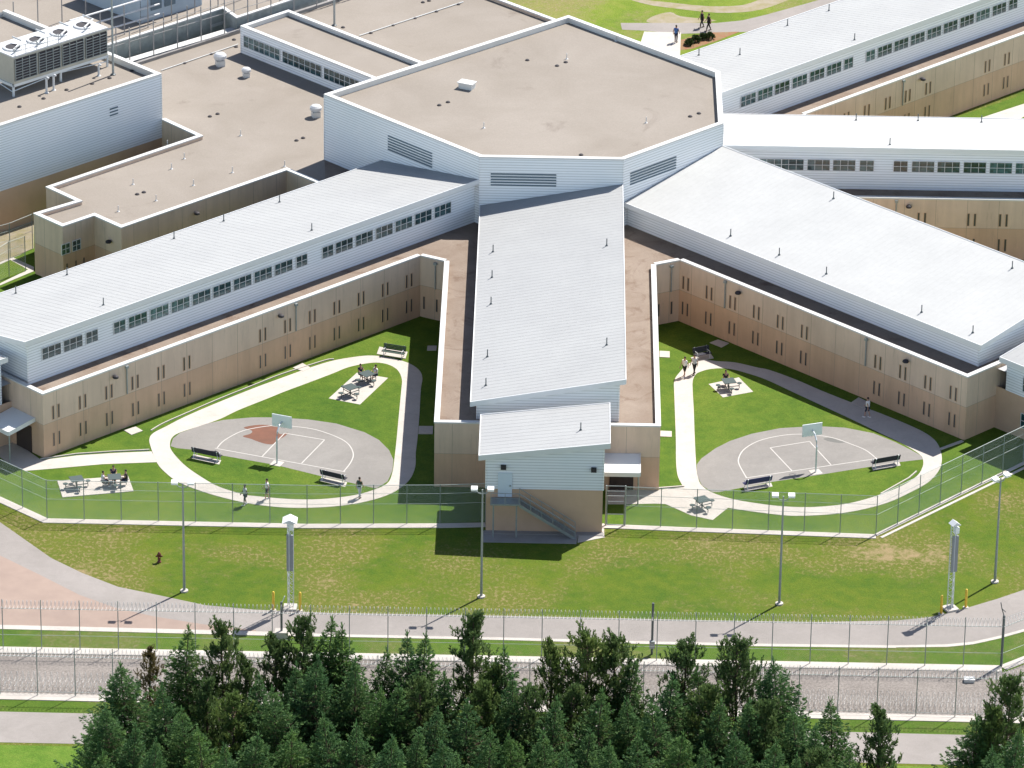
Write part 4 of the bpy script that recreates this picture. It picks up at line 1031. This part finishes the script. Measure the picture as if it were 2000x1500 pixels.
def sensor_tower(x, y, h, rz, label, capw=.56):
    p = at(x, y); t = thing('lattice_tower', label, 'tower', p, rz, 'lattice towers beside the road')
    m = MB(); m.cbox((0, 0, .08), 1.0, 1.0, .16); m.build('footing', 'pale_concrete', t)
    m = MB(); r_ = .26
    for i in range(3):
        a = i*2*math.pi/3+.3; b = (i+1)*2*math.pi/3+.3
        A, B = (math.cos(a)*r_, math.sin(a)*r_), (math.cos(b)*r_, math.sin(b)*r_)
        m.tube([(*A, .1), (*A, h-.3)], .04, 6)
        z = .2
        while z < h-.8: m.tube([(*A, z), (*B, z+.35)], .018, 4); m.tube([(*B, z+.35), (*A, z+.7)], .018, 4); z += .7
    m.build('lattice', 'light_steel', t)
    m = MB(); m.cbox((0, -.2, 4.8), .5, .16, 3.0); m.build('panel', 'panel_grey', t)
    m = MB(); m.face([(-capw, -capw, h-.28), (capw, -capw, h-.28), (0, -capw, h)]); m.face([(capw, capw, h-.28), (-capw, capw, h-.28), (0, capw, h)])
    m.face([(-capw, -capw, h-.28), (0, -capw, h), (0, capw, h), (-capw, capw, h-.28)]); m.face([(0, -capw, h), (capw, -capw, h-.28), (capw, capw, h-.28), (0, capw, h)])
    m.build('cap_roof', 'white_trim', t)
    m = MB(); m.cbox((.1, -.1, h-.75), .35, .35, .5); m.build('camera_box', 'lamp_head', t)
mat('panel_grey', (.27, .28, .30), .6, .08, 2.)
sensor_tower(567, 1188, 7.7, 0, 'grey lattice tower with a white cap between two yellow bollards, lower left')
sensor_tower(1856, 1190, 7.5, R(25), 'grey lattice tower with a white cap between two yellow bollards, lower right', capw=.36)
for x, y, h, lb in ((534, 1192, 1.6, 'left bollard of the left lattice tower'), (586, 1193, 1.6, 'right bollard of the left lattice tower'), (1838, 1199, 1.6, 'left bollard of the right lattice tower'), (1886, 1187, 1.6, 'right bollard of the right lattice tower')):
    t = thing('bollard', 'yellow '+lb, 'bollard', at(x, y), 0, 'yellow bollards guarding the lattice towers')
    m = MB(); m.lathe((0, 0, 0), [(.1, 0), (.1, h-.08), (.07, h-.02), (.03, h)], 12); m.build('pipe', 'yellow_paint', t, smooth=True)
    m = MB(); m.lathe((0, 0, 0), [(.24, 0), (.22, .07)], 10); m.build('footing', 'pale_concrete', t)
p = at(311, 1098); t = thing('fire_hydrant', 'rust red fire hydrant standing alone on the rough lawn', 'hydrant', p)
m = MB(); m.lathe((0, 0, 0), [(.17, 0), (.17, .06), (.12, .08), (.12, .6), (.16, .62), (.15, .72), (.07, .82), (.05, .88)], 12); m.build('barrel', 'hydrant_red', t, smooth=True)
m = MB(); m.tube([(-.27, 0, .52), (.27, 0, .52)], .07, 8); m.tube([(0, 0, .45), (0, -.24, .45)], .09, 8); m.build('outlet', 'hydrant_red', t)
for x, y, h, lb, big in ((550, 1243, 2.9, 'short dark pole on a white concrete block below the left lattice tower', 1), (1273, 1278, 4.3, 'dark pole with a small grey cabinet, on the verge right of centre', 0)):
    t = thing('sensor_pole', lb, 'pole', at(x, y)); m = MB(); m.tube([(0, 0, 0), (0, 0, h)], .09, 8); m.build('pole', 'dark_steel', t)
    m = MB()
    if big: m.cbox((0, 0, .25), 1.0, .8, .5); m.build('block', 'pale_concrete', t); m = MB(); m.tube([(0, 0, h-.2), (.25, 0, h+.5)], .04, 6); m.build('antenna', 'light_steel', t)
    else: m.cbox((0, -.15, .9), .4, .25, .6); m.build('cabinet', 'galvanised', t)
t = thing('corner_post', 'thick corner post with a crooked antenna where the perimeter fence turns, lower right', 'pole', (37.1, -48.7, 0))
m = MB(); m.tube([(0, 0, 0), (0, 0, 4.2)], .1, 8); m.build('pole', 'dark_steel', t)
m = MB(); m.tube([(0, 0, 4.15), (-.2, 0, 4.8), (-.3, 0, 5.3)], .04, 6); m.tube([(-.2, 0, 4.8), (.1, 0, 4.5)], .03, 5); m.build('antenna', 'dark_steel', t)
p = at(1893, 1331); t = thing('junction_box', 'small pale box lying in the gravel strip, lower right', 'box', p); m = MB(); m.cbox((0, 0, .12), .75, .5, .24); m.build('body', 'flashing', t); m = MB(); m.cbox((0, 0, .25), .8, .55, .04); m.build('lid', 'equip_white', t)

def hoop(x, y, face, h, label):
    "face: direction (degrees) the board faces"
    t = thing('basketball_hoop', label, 'basketball hoop', at(x, y), R(face), 'basketball hoops')
    m = MB(); m.tube([(0, 0, 0), (0, 0, 2.3), (.12, 0, 2.8), (.5, 0, 3.2), (.95, 0, 3.3)], .075, 8); m.build('post', 'light_steel', t)
    m = MB(); m.cbox((1.0, 0, 3.35), .05, 1.7, 1.05); m.build('backboard', 'board', t)
    m = MB(); w_, h_ = .85, .525
    for a, b in (((-w_, -h_), (w_, -h_)), ((w_, -h_), (w_, h_)), ((w_, h_), (-w_, h_)), ((-w_, h_), (-w_, -h_)), ((-.3, -.42), (.3, -.42)), ((.3, -.42), (.3, .05)), ((.3, .05), (-.3, .05)), ((-.3, .05), (-.3, -.42))): m.tube([(1.04, a[0], 3.35+a[1]), (1.04, b[0], 3.35+b[1])], .02, 4)
    m.build('board_frame', 'white_trim', t)
    m = MB(); P = [(1.28+.23*math.cos(a), .23*math.sin(a), 3.05) for a in np.linspace(0, 2*math.pi, 17)]; m.tube(P, .018, 5); m.tube([(1.02, 0, 3.05), (1.06, 0, 3.05)], .06, 6); m.build('rim', 'hydrant_red', t)
    m = MB()
    for i in range(8):
        a = i*math.pi/4; m.tube([(1.28+.23*math.cos(a), .23*math.sin(a), 3.03), (1.28+.13*math.cos(a+.3), .13*math.sin(a+.3), 2.62)], .008, 3)
    m.build('net', 'dark_steel', t)
    m = MB(); m.cbox((0, 0, .03), .9, .9, .06); m.build('footing', 'pale_concrete', t)
def ang(a, b):
    a, b = at(*a), at(*b); return math.degrees(math.atan2(b.y-a.y, b.x-a.x))
hoop(541, 906, ang((541, 906), (595, 853)), 3.6, 'basketball hoop at the edge of the left court, by the reddish stain')
hoop(1593, 923, ang((1593, 923), (1542, 869)), 3.6, 'basketball hoop at the edge of the right court')

def bench(x0, y0, x1, y1, label, mt, frontdir):
    "legs line from px to px; seat faces frontdir (+1/-1 side)"
    a, b = at(x0, y0), at(x1, y1); L_ = (b-a).length; rz = math.atan2(b.y-a.y, b.x-a.x)
    t = thing('bench', label, 'bench', (a+b)/2, rz, 'slatted benches'); s = frontdir
    m = MB(); hl = L_/2
    for k in range(4): m.box((-hl, s*(.02+k*.115)-(.05), .44), (2*hl, 0, 0), (0, .10, 0), (0, 0, .04))
    m.build('seat', mt, t)
    m = MB()
    for k in range(4): m.box((-hl, -s*(.10+k*.035)-.02, .52+k*.115), (2*hl, 0, 0), (0, .04, 0), (0, 0, .10))
    m.build('backrest', mt, t)
    for x in (-hl+.2, hl-.2):
        m = MB(); m.tube([(x, s*.38, 0), (x, s*.38, .44), (x, -s*.08, .44), (x, -s*.25, .98)], .035, 6); m.tube([(x, -s*.05, .44), (x, -s*.2, 0)], .035, 6); m.tube([(x, s*.38, .44), (x, s*.4, .66), (x, -s*.14, .66)], .03, 6); m.build('leg', 'light_steel', t)
bench(376, 892, 430, 903, 'dark bench at the left end of the left court, something lying on its seat', 'bench_dark', 1)
bench(627, 936, 674, 947, 'dark bench at the right end of the left court', 'bench_dark', 1)
bench(748, 692, 792, 699, 'green bench on a slab at the top bend of the left walking path', 'bench_green', -1)
bench(1454, 957, 1506, 948, 'navy bench at the left end of the right court', 'bench_navy', 1)
bench(1704, 916, 1756, 907, 'dark bench at the right end of the right court', 'bench_dark', 1)
bench(1354, 702, 1386, 696, 'bench in the wall shadow at the top bend of the right walking path', 'bench_dark', -1)
# bundle on the left bench
p = at(413, 896); t = thing('jacket', 'dark jacket dropped on the seat of the left court bench', 'jacket', (p.x, p.y, .48), .4)
m = MB(); m.lathe((0, 0, 0), [(.28, 0), (.3, .06), (.2, .16), (.06, .22)], 9); o = m.build('body', 'cloth_black', t); o.scale = (1.2, .7, 1)
m = MB(); m.tube([(.15, 0, .1), (.4, .1, .08), (.5, 0, .03)], .06, 6); m.build('sleeve', 'cloth_black', t)

def picnic(x, y, rz, label):
    t = thing('picnic_table', label, 'picnic table', at(x, y, .05), rz, 'steel picnic tables with fixed seats')
    m = MB(); m.cbox((0, 0, .76), 1.05, 1.05, .05); m.build('tabletop', 'table_top', t)
    m = MB(); m.tube([(0, 0, 0), (0, 0, .74)], .06, 8); m.tube([(-.9, 0, .22), (.9, 0, .22)], .035, 6); m.tube([(0, -.9, .22), (0, .9, .22)], .035, 6); m.build('pedestal', 'dark_steel', t)
    for k in range(4):
        a = k*math.pi/2; c = Vector((math.cos(a), math.sin(a), 0))
        m = MB(); m.lathe(c*.92+UZ*.44, [(.2, 0), (.21, .03), (.19, .05)], 14); s_ = m.build('seat', 'table_top', t)
        m = MB(); m.tube([c*.9+UZ*.22, c*.92+UZ*.44], .035, 6); m.tube([c*.92+UZ*.22, c*.92], .03, 6); m.build('leg', 'dark_steel', t)
picnic(150, 952, R(20), 'steel picnic table on the left end of the slab by the left fence corner')
picnic(224, 948, R(10), 'steel picnic table with people sitting, right end of the slab by the left fence corner')
picnic(684, 772, R(40), 'steel picnic table at the lower end of the slanting slab in the left yard')
picnic(717, 746, R(40), 'steel picnic table at the upper end of the slanting slab in the left yard')
picnic(1423, 760, R(15), 'steel picnic table on the diamond slab at the top of the right yard')
picnic(1371, 992, R(30), 'steel picnic table on the pointed apron at the foot of the right yard')

# ================================================================ PEOPLE
def skin_mesh(name, chains, material, parent, sub=1):
    "chains: list of [(x,y,z,r), ...]; first point of later chains may repeat an earlier one"
    V, E, Rr, key = [], [], [], {}
    for c in chains:
        prev = None
        for x, y, z, r in c:
            k = (round(x, 4), round(y, 4), round(z, 4))
            if k not in key: key[k] = len(V); V.append((x, y, z)); Rr.append(r)
            i = key[k]
            if prev is not None and prev != i: E.append((prev, i))
            prev = i
    me = bpy.data.meshes.new(name); me.from_pydata(V, E, []); o = bpy.data.objects.new(name, me); COL.objects.link(o)
    md = o.modifiers.new('s', 'SKIN'); me.skin_vertices[0].data[0].use_root = True
    for i, r in enumerate(Rr): me.skin_vertices[0].data[i].radius = (r, r)
    s2 = o.modifiers.new('d', 'SUBSURF'); s2.levels = s2.render_levels = sub
    dg = bpy.context.evaluated_depsgraph_get(); ev = o.evaluated_get(dg); nm = bpy.data.meshes.new_from_object(ev)
    bpy.data.objects.remove(o); nm.materials.clear(); nm.materials.append(MAT[material]); nm.polygons.foreach_set('use_smooth', [True]*len(nm.polygons))
    o = bpy.data.objects.new(name, nm); COL.objects.link(o); o.parent = parent
    return o
def person(x, y, face, label, shirt='cloth_white', legs='cloth_black', stride=.22, sit=False, arm=.15, z=0., shorts=True, skin='skin_tone', scale=1.0, phase=1):
    "local frame: faces +x; face in degrees"
    t = thing('person', label, 'person', at(x, y, z), R(face)); t.scale = (scale,)*3
    s = stride*phase
    if sit: hip = .50; fwd = 0
    else: hip = .93
    P = (0, 0, hip, .13); chest = (.02, 0, hip+.40, .15); neckb = (.02, 0, hip+.56, .07); neck = (.03, 0, hip+.64, .055); head0 = (.035, 0, hip+.71, .085); head1 = (.03, 0, hip+.80, .088)
    chains = [[P, (0, 0, hip+.18, .125), chest, neckb, neck, head0, head1, (.025, 0, hip+.85, .06)]]
    legsch, armsch, sleeves = [], [], []
    for sd in (1, -1):
        if sit: knee = (.44, sd*.13, hip-.02, .06); ank = (.46, sd*.13, .09, .042)
        else: knee = (s*sd*.55+.05, sd*.10, .50, .06); ank = (s*sd, sd*.10, .09, .042)
        h = (0+(.03 if sit else 0), sd*.10, hip-.04, .088)
        chains.append([P, h, knee, ank]); chains.append([ank, (ank[0]+.08, ank[1], .045, .04), (ank[0]+.19, ank[1]*1.05, .035, .032)])
        legsch.append(([(P[0], P[1], P[2], .145), (h[0], h[1], h[2], .105), ((h[0]+knee[0])/2, knee[1], (h[2]+knee[2])/2, .095), (knee[0], knee[1], knee[2]+.0, .075)], ank))
        sh = (.01, sd*.19, hip+.50, .062)
        if sit: el = (.16, sd*.25, hip+.26, .045); wr = (.40, sd*.16, hip+.27, .032)
        else: el = (-arm*sd*phase*.6, sd*.26, hip+.22, .045); wr = (-arm*sd*phase+.10, sd*.27, hip-.02, .032)
        chains.append([neckb, sh, el, wr])
        sleeves.append([(chest[0], chest[1], chest[2], .20), (sh[0], sh[1], sh[2], .095), ((sh[0]+el[0])/2, (sh[1]+el[1])/2, (sh[2]+el[2])/2, .078)])
        dn = Vector((wr[0]-el[0], wr[1]-el[1], wr[2]-el[2])).normalized(); side = Vector((1, 0, 0)) if abs(dn.x) < .8 else Vector((0, -sd, 0)); side = (side-dn*side.dot(dn)).normalized(); pal = Vector((0, -sd, 0)) if abs(dn.x) < .8 else Vector((0, 0, -1))
        w0 = Vector(wr[:3]); pm_ = w0+dn*.07; chains.append([wr, (*pm_, .034)])
        for k, l in enumerate((.062, .075, .07, .055)):
            r0 = pm_+side*(.03-.02*k)+dn*.02; r1 = r0+dn*l*.5+pal*.01; r2 = r1+dn*l*.4+pal*.025
            chains.append([(*pm_, .034), (*r0, .010), (*r1, .009), (*r2, .007)])
        th0 = w0+dn*.03+side*.035; chains.append([(*pm_, .034), (*(th0+dn*.01), .011), (*(th0+dn*.05+side*.015+pal*.01), .009)])
    chains.append([head0, (.115, 0, hip+.735, .022)])    # nose
    for sd in (1, -1): chains.append([head0, (.02, sd*.088, hip+.73, .018)])
    b = skin_mesh('body', chains, skin, t)
    skin_mesh('shirt', [[(0, 0, hip-.02, .185), (0, 0, hip+.18, .18), (chest[0], chest[1], chest[2], .20), (neckb[0], neckb[1], neckb[2]-.01, .11)]]+sleeves, shirt, t)
    lc = []
    for c, ank in legsch:
        lc.append(c if shorts else c[:-1]+[(c[-1][0], c[-1][1], c[-1][2], .075), (ank[0], ank[1], ank[2]+.03, .06)])
    skin_mesh('shorts' if shorts else 'trousers', lc, legs, t)
    m = MB(); m.lathe((.012, 0, hip+.72), [(.075, 0), (.094, .04), (.092, .1), (.06, .155), (.02, .17)], 10); m.build('hair', 'hair_dark', t, smooth=True)
    m = MB()
    for sd in (1, -1): m.lathe((.108, sd*.032, hip+.765), [(.010, 0), (.012, .008), (.008, .016)], 6)
    m.build('eyes', 'hair_dark', t); m = MB(); m.cbox((.112, 0, hip+.69), .012, .045, .01); m.build('mouth', 'skin_dark', t)
    for sd in (1, -1):
        ax = .46 if sit else s*sd
        ay = sd*.13 if sit else sd*.10
        m = MB(); m.box((ax-.07, ay-.05, 0), (.28, 0, 0), (0, .10, 0), (0, 0, .07)); m.build('shoe', 'cloth_white' if shorts else 'cloth_black', t)
    return t
person(479, 986, 200, 'person in light grey top and shorts on the left path, left of the pair', 'cloth_grey', 'cloth_navy', .12, skin='skin_dark', z=.03)
person(522, 975, 190, 'person in pale top and dark shorts on the left path, right of the pair', 'cloth_white', 'cloth_black', .15, z=.03)
person(702, 972, 60, 'person in dark green walking on the left path near the right end of the court', 'cloth_green', 'cloth_grey', .15, shorts=False, z=.03)
person(1337, 735, 235, 'person in white top and black shorts, left of the pair on the right path', 'cloth_white', 'cloth_black', .2, z=.03, arm=.2)
person(1356, 731, 235, 'person in pale grey top and dark trousers, right of the pair, right path', 'cloth_grey', 'cloth_black', .2, shorts=False, z=.03)
person(1694, 815, 150, 'person in a white top and dark shorts on the shaded part of the right path', 'cloth_white', 'cloth_navy', .2, z=.03, arm=.25)
person(1320, 83, 70, 'person in blue clothes standing on the pale paving at the top', 'cloth_blue', 'cloth_navy', .05, shorts=False)
person(1371, 54, 200, 'person in black, farther of the two on the path at the top', 'cloth_black', 'cloth_black', .22, shorts=False)
person(1384, 60, 200, 'person in black, nearer of the two on the path at the top', 'cloth_black', 'cloth_black', .26, shorts=False, arm=.2)
def seat_px(x, y): return x, y
ptc = at(224, 948, .05)
def seated_at(cx, cy, rz, k, label, shirt, r=.92):
    c = at(cx, cy, .05); a = rz+k*math.pi/2; p = c+Vector((math.cos(a), math.sin(a), 0))*r; x, y = pix((p.x, p.y, 0.05))
    return person(x, y, math.degrees(a)+180, label, shirt, 'cloth_navy', sit=True, z=.05, scale=.97)
seated_at(224, 948, R(10), 2, 'person in pale grey on the left seat of the table by the left fence corner', 'cloth_grey')
seated_at(224, 948, R(10), 1, 'person in dark navy on the far seat of the table by the left fence corner', 'cloth_navy')
seated_at(224, 948, R(10), 0, 'person in black on the right seat of the table by the left fence corner', 'cloth_black')
seated_at(717, 746, R(40), 0, 'person in white sitting on the right seat of the upper picnic table, left yard', 'cloth_white')
seated_at(717, 746, R(40), 1, 'person in navy sitting on the far seat of the upper picnic table, left yard', 'cloth_navy')
seated_at(1423, 760, R(15), 1, 'person in black sitting at the picnic table on the diamond slab, right yard', 'cloth_black')

# ================================================================ TREES
def tuft(mb, p, d, s, rnd, wide=.17):
    "a small spray of needles: four narrow blades about direction d"
    d = Vector(d).normalized(); a = d.cross(Vector((rnd.uniform(-1, 1), rnd.uniform(-1, 1), rnd.uniform(-1, 1)))).normalized(); b = d.cross(a)
    for k in range(3):
        t = 2*math.pi*k/3+rnd.random(); o = (a*math.cos(t)+b*math.sin(t))
        e = p+d*s*rnd.uniform(.75, 1.15)+o*s*.45; w_ = d.cross(o)*s*wide
        mb.face([p-w_*.5, p+w_*.5, e+w_, e-w_])
    e = p+d*s*1.2; w_ = a*s*.16; mb.face([p-w_, p+w_, e+w_*.2, e-w_*.2])
def make_spruce(seed, h, rad, droop=.35, slope=.40, mt='spruce_needles', gap=.05):
    rnd = random.Random(seed); t = thing('spruce_tree', '', 'tree', (0, 0, 0))
    m = MB(); bend = [(rnd.uniform(-.1, .1)*k, rnd.uniform(-.1, .1)*k) for k in range(5)]
    m.tube([(bend[k][0], bend[k][1], h*k/4*.99) for k in range(5)], [.19, .15, .11, .06, .015], 7)
    ctr = lambda z: Vector((np.interp(z, [h*k/4 for k in range(5)], [b[0] for b in bend]), np.interp(z, [h*k/4 for k in range(5)], [b[1] for b in bend]), 0))
    c = MB(); z = h*.10; lop = [rnd.uniform(.75, 1.15) for _ in range(8)]
    while z < h*.985:
        d_ = h-z; rr = min(rad, slope*.84*d_**1.12)+.03; rr *= rnd.uniform(.86, 1.1)
        nb = max(5, int(5+4.6*rr)+rnd.randint(-1, 1)); a0 = rnd.uniform(0, 6.28)
        for k in range(nb):
            if rnd.random() < gap: continue
            a = a0+2*math.pi*k/nb+rnd.uniform(-.3, .3); L_ = rr*rnd.uniform(.72, 1.18)*lop[int(a/(2*math.pi)*8) % 8]; el = np.interp(d_, [0, 1.5, 5, 12], [.9, .35, -.05, -.28])+rnd.uniform(-.1, .1)
            dr = Vector((math.cos(a), math.sin(a), 0)); sd = dr.cross(UZ)
            P = ctr(z)+Vector((0, 0, z+rnd.uniform(-.12, .12)))
            n = max(2, int(L_/.17))
            m.tube([P, P+dr*L_*.9+UZ*el*L_*.9], .022, 3, cap=False, r1=.008) if L_ > .9 and d_ < 7 else None
            for i in range(1, n+1):
                s_ = i/n
                if s_ < .3 and rnd.random() < .6: continue
                q = P+dr*L_*s_+UZ*(el*L_*s_-droop*L_*s_*(1-s_)+.16*L_*s_**3)
                wd = .42*(1.05-s_)*min(1.4, L_)+.05
                for j in (-1, 1):
                    off = sd*j*rnd.uniform(.1, 1.)*wd
                    tuft(c, q+off+UZ*rnd.uniform(-.1, .03), dr*.9+sd*j*.75+UZ*rnd.uniform(-.35, .12), rnd.uniform(.15, .26)*(.55+.45*min(1, d_/2)), rnd)
            tuft(c, P+dr*L_+UZ*(el*L_+.16*L_), dr+UZ*.35, .12+.16*min(1, d_/2.5), rnd)
        z += .24+.12*min(1, d_/6)
    tp = ctr(h)
    for k in range(4): tuft(c, tp+Vector((0, 0, h-.15-.22*k)), UZ+Vector((rnd.uniform(-.5, .5), rnd.uniform(-.5, .5), 0)), .35, rnd, .1)
    tuft(c, tp+Vector((0, 0, h-.1)), UZ, .45, rnd, .08)
    m.build('trunk', 'bark', t); c.build('crown', mt, t)
    return t
def make_pine(seed, h, rad, mt='pine_needles', dens=1.):
    rnd = random.Random(seed); t = thing('pine_tree', '', 'tree', (0, 0, 0))
    m = MB(); m.tube([(rnd.uniform(-.12, .12), rnd.uniform(-.12, .12), h*k/5*.97) for k in range(6)], [.2, .17, .14, .10, .06, .02], 7)
    c = MB(); nb = int(105*dens)
    for k in range(nb):
        f = .20+.78*(k/nb)**.9; z = h*f; a = rnd.uniform(0, 2*math.pi)
        prof = min(1, (f-.10)*3.0)*(1-f)**.60*1.35+.05
        L_ = rad*prof*rnd.uniform(.45, 1.25); dr = Vector((math.cos(a), math.sin(a), 0))
        P = Vector((0, 0, z)); up = rnd.uniform(.2, .6)
        E_ = P+dr*L_+UZ*L_*up
        if L_ > .5: m.tube([P, P.lerp(E_, .5)-UZ*.05*L_, E_], .035, 4, r1=.012)
        n = max(2, int(L_/.42))
        for i in range(n+1):
            s_ = .35+.65*i/n; q = P.lerp(E_, s_)
            for j in range(2):
                o = Vector((rnd.uniform(-1, 1), rnd.uniform(-1, 1), rnd.uniform(-.3, .4)))*.30*min(1, L_)
                g_ = q+o; ax_ = (UZ+dr*.25+Vector((rnd.uniform(-.25, .25), rnd.uniform(-.25, .25), 0))).normalized(); hh = rnd.uniform(.35, .75)
                for u_ in range(4): tuft(c, g_+ax_*hh*u_/4, ax_+Vector((rnd.uniform(-.7, .7), rnd.uniform(-.7, .7), 0)), rnd.uniform(.17, .27), rnd)   # upright candles
    for j in range(12): tuft(c, Vector((rnd.uniform(-.12, .12), rnd.uniform(-.12, .12), h-rnd.uniform(0, 1.0))), UZ, .3, rnd)
    m.build('trunk', 'bark', t); c.build('crown', mt, t)
    return t
H0 = 12.5
mat('shrub_leaf', (.07, .11, .03), .8, .4, 5.)
for i, (x, y, r_, lb) in enumerate(((1346, 88, .45, 'leftmost'), (1358, 82, .5, 'second'), (1373, 77, .4, 'third'), (1386, 76, .5, 'rightmost'))):
    rs = random.Random(i); t = thing('shrub', 'low dark shrub in the reddish flower bed at the top, %s of four' % lb, 'shrub', at(x, y), 0, 'shrubs in the flower bed')
    m = MB()
    for k in range(160):
        a, b = rs.uniform(0, 6.28), rs.uniform(0, 1.5); q = Vector((math.cos(a)*math.cos(b), math.sin(a)*math.cos(b), math.sin(b)))*r_*rs.uniform(.5, 1.); tuft(m, q+UZ*.1, q+UZ*.3, .16, rs, .4)
    m.build('foliage', 'shrub_leaf', t)
protos = {'s0': make_spruce(11, H0, 2.8, .35, .42), 's1': make_spruce(12, H0, 2.2, .45, .35), 's2': make_spruce(13, H0, 3.2, .3, .48, gap=.06), 's3': make_spruce(14, H0, 1.8, .3, .28),
          'p0': make_pine(21, H0, 2.15, dens=.85), 'p1': make_pine(22, H0, 1.75, dens=.8), 'p2': make_pine(23, H0, 2.7, dens=1.), 'd0': make_pine(24, H0, 1.5, 'dead_needles', .6)}
T = [ # top pixel x, y, kind, height
(245,1298,'s2',12.5),(292,1268,'d0',9.5),(366,1230,'s0',12.5),(434,1220,'p0',13),(478,1285,'p1',11.5),(536,1245,'p1',12),(591,1211,'p0',13),(646,1214,'s0',13),(672,1226,'s1',12.5),
(752,1270,'s1',12),(800,1241,'s1',13),(832,1244,'s1',12.5),(870,1316,'s3',11.5),(925,1203,'p1',14.5),(990,1271,'s1',12.5),(962,1300,'p1',11.5),(1076,1256,'p1',13),(1148,1241,'p2',13.5),(1203,1248,'p0',13),(1237,1288,'s1',12),
(1340,1256,'p0',13),(1366,1306,'s1',12),(1441,1258,'p2',13.5),(1522,1293,'s2',13.5),(1622,1366,'s1',12.5),(1718,1384,'p1',12.5),(1973,1328,'p0',14),(1905,1400,'s0',12),(1940,1385,'p1',12.5),
(262,1420,'s1',12),(215,1380,'s2',12.5),(320,1340,'s1',12.5),(356,1385,'s0',12.5),(405,1330,'p1',12),(455,1360,'p0',12),(510,1325,'s1',12.5),(533,1345,'s0',13),(612,1285,'s2',13.5),(575,1300,'s1',12.5),(690,1290,'s1',13),
(740,1345,'s0',12.5),(775,1340,'s1',12.5),(820,1330,'p0',12),(850,1390,'s0',12),(915,1375,'s0',12.5),(945,1340,'p1',12),(1005,1325,'s1',13),(1035,1345,'p0',12.5),(1085,1370,'s0',12.5),(1120,1340,'p1',12),(1175,1355,'s0',13),(1225,1365,'s1',12.5),(1280,1370,'s0',13),(1310,1325,'s1',13),(1385,1345,'p0',12.5),(1405,1375,'s0',12.5),(1460,1370,'s1',13),(1495,1375,'p0',12.5),(1555,1390,'s0',12.5),(1590,1420,'s1',12),
(300,1450,'s0',12),(395,1430,'s0',12.5),(440,1455,'s1',12.5),(500,1430,'s2',12.5),(565,1425,'s0',12.5),(640,1400,'s0',13),(690,1420,'s2',12.5),(760,1440,'s0',12.5),(815,1430,'s1',12),(870,1455,'s2',12.5),(960,1430,'s0',12.5),(1000,1440,'s2',12),(1060,1430,'s1',12.5),(1110,1460,'s0',12.5),(1150,1430,'s1',12),(1195,1450,'s2',12.5),(1250,1440,'s0',12.5),(1330,1430,'s2',12.5),(1380,1455,'s0',12),(1440,1440,'s2',12.5),(1510,1450,'s0',12.5),(1560,1480,'s1',12),(1660,1470,'s0',11.5),(1600,1470,'p0',12),(200,1470,'s0',12),(1935,1470,'s2',12),(1985,1430,'s0',12.5),(1750,1490,'s1',10)]
T.sort(key=lambda r: r[0])
used = set(); ORD = ['first', 'second', 'third', 'fourth', 'fifth', 'sixth', 'seventh', 'eighth', 'ninth', 'tenth', 'eleventh', 'twelfth', 'thirteenth', 'fourteenth', 'fifteenth', 'sixteenth', 'seventeenth', 'eighteenth', 'nineteenth', 'twentieth', 'twenty-first', 'twenty-second', 'twenty-third', 'twenty-fourth', 'twenty-fifth', 'twenty-sixth', 'twenty-seventh', 'twenty-eighth', 'twenty-ninth', 'thirtieth', 'thirty-first', 'thirty-second', 'thirty-third', 'thirty-fourth', 'thirty-fifth']
DESC = {'s': 'dark green spruce', 'p': 'tufted pine', 'd': 'thin brownish half-dead pine'}
cnt = {}
rnd = random.Random(5)
for x, y, k, h in T:
    src = protos[k]
    if k in used: o = copy_tree(src)
    else: o = src; used.add(k)
    p = at(x, y, h); s_ = h/H0
    o.location = (p.x, p.y, 0); o.rotation_euler = (0, 0, rnd.uniform(0, 6.28)); ws = rnd.uniform(.9, 1.12); o.scale = (s_*ws, s_*ws, s_)
    row = 'back' if y < 1310 else ('middle' if y < 1400 else 'front')
    key = (k[0], row); cnt[key] = cnt.get(key, 0)+1
    o['label'] = '%s, %s such from the left in the %s row of trees' % (DESC[k[0]], ORD[cnt[key]-1], row)
    o['group'] = 'conifers in the foreground grove'
bpy.context.view_layer.update()
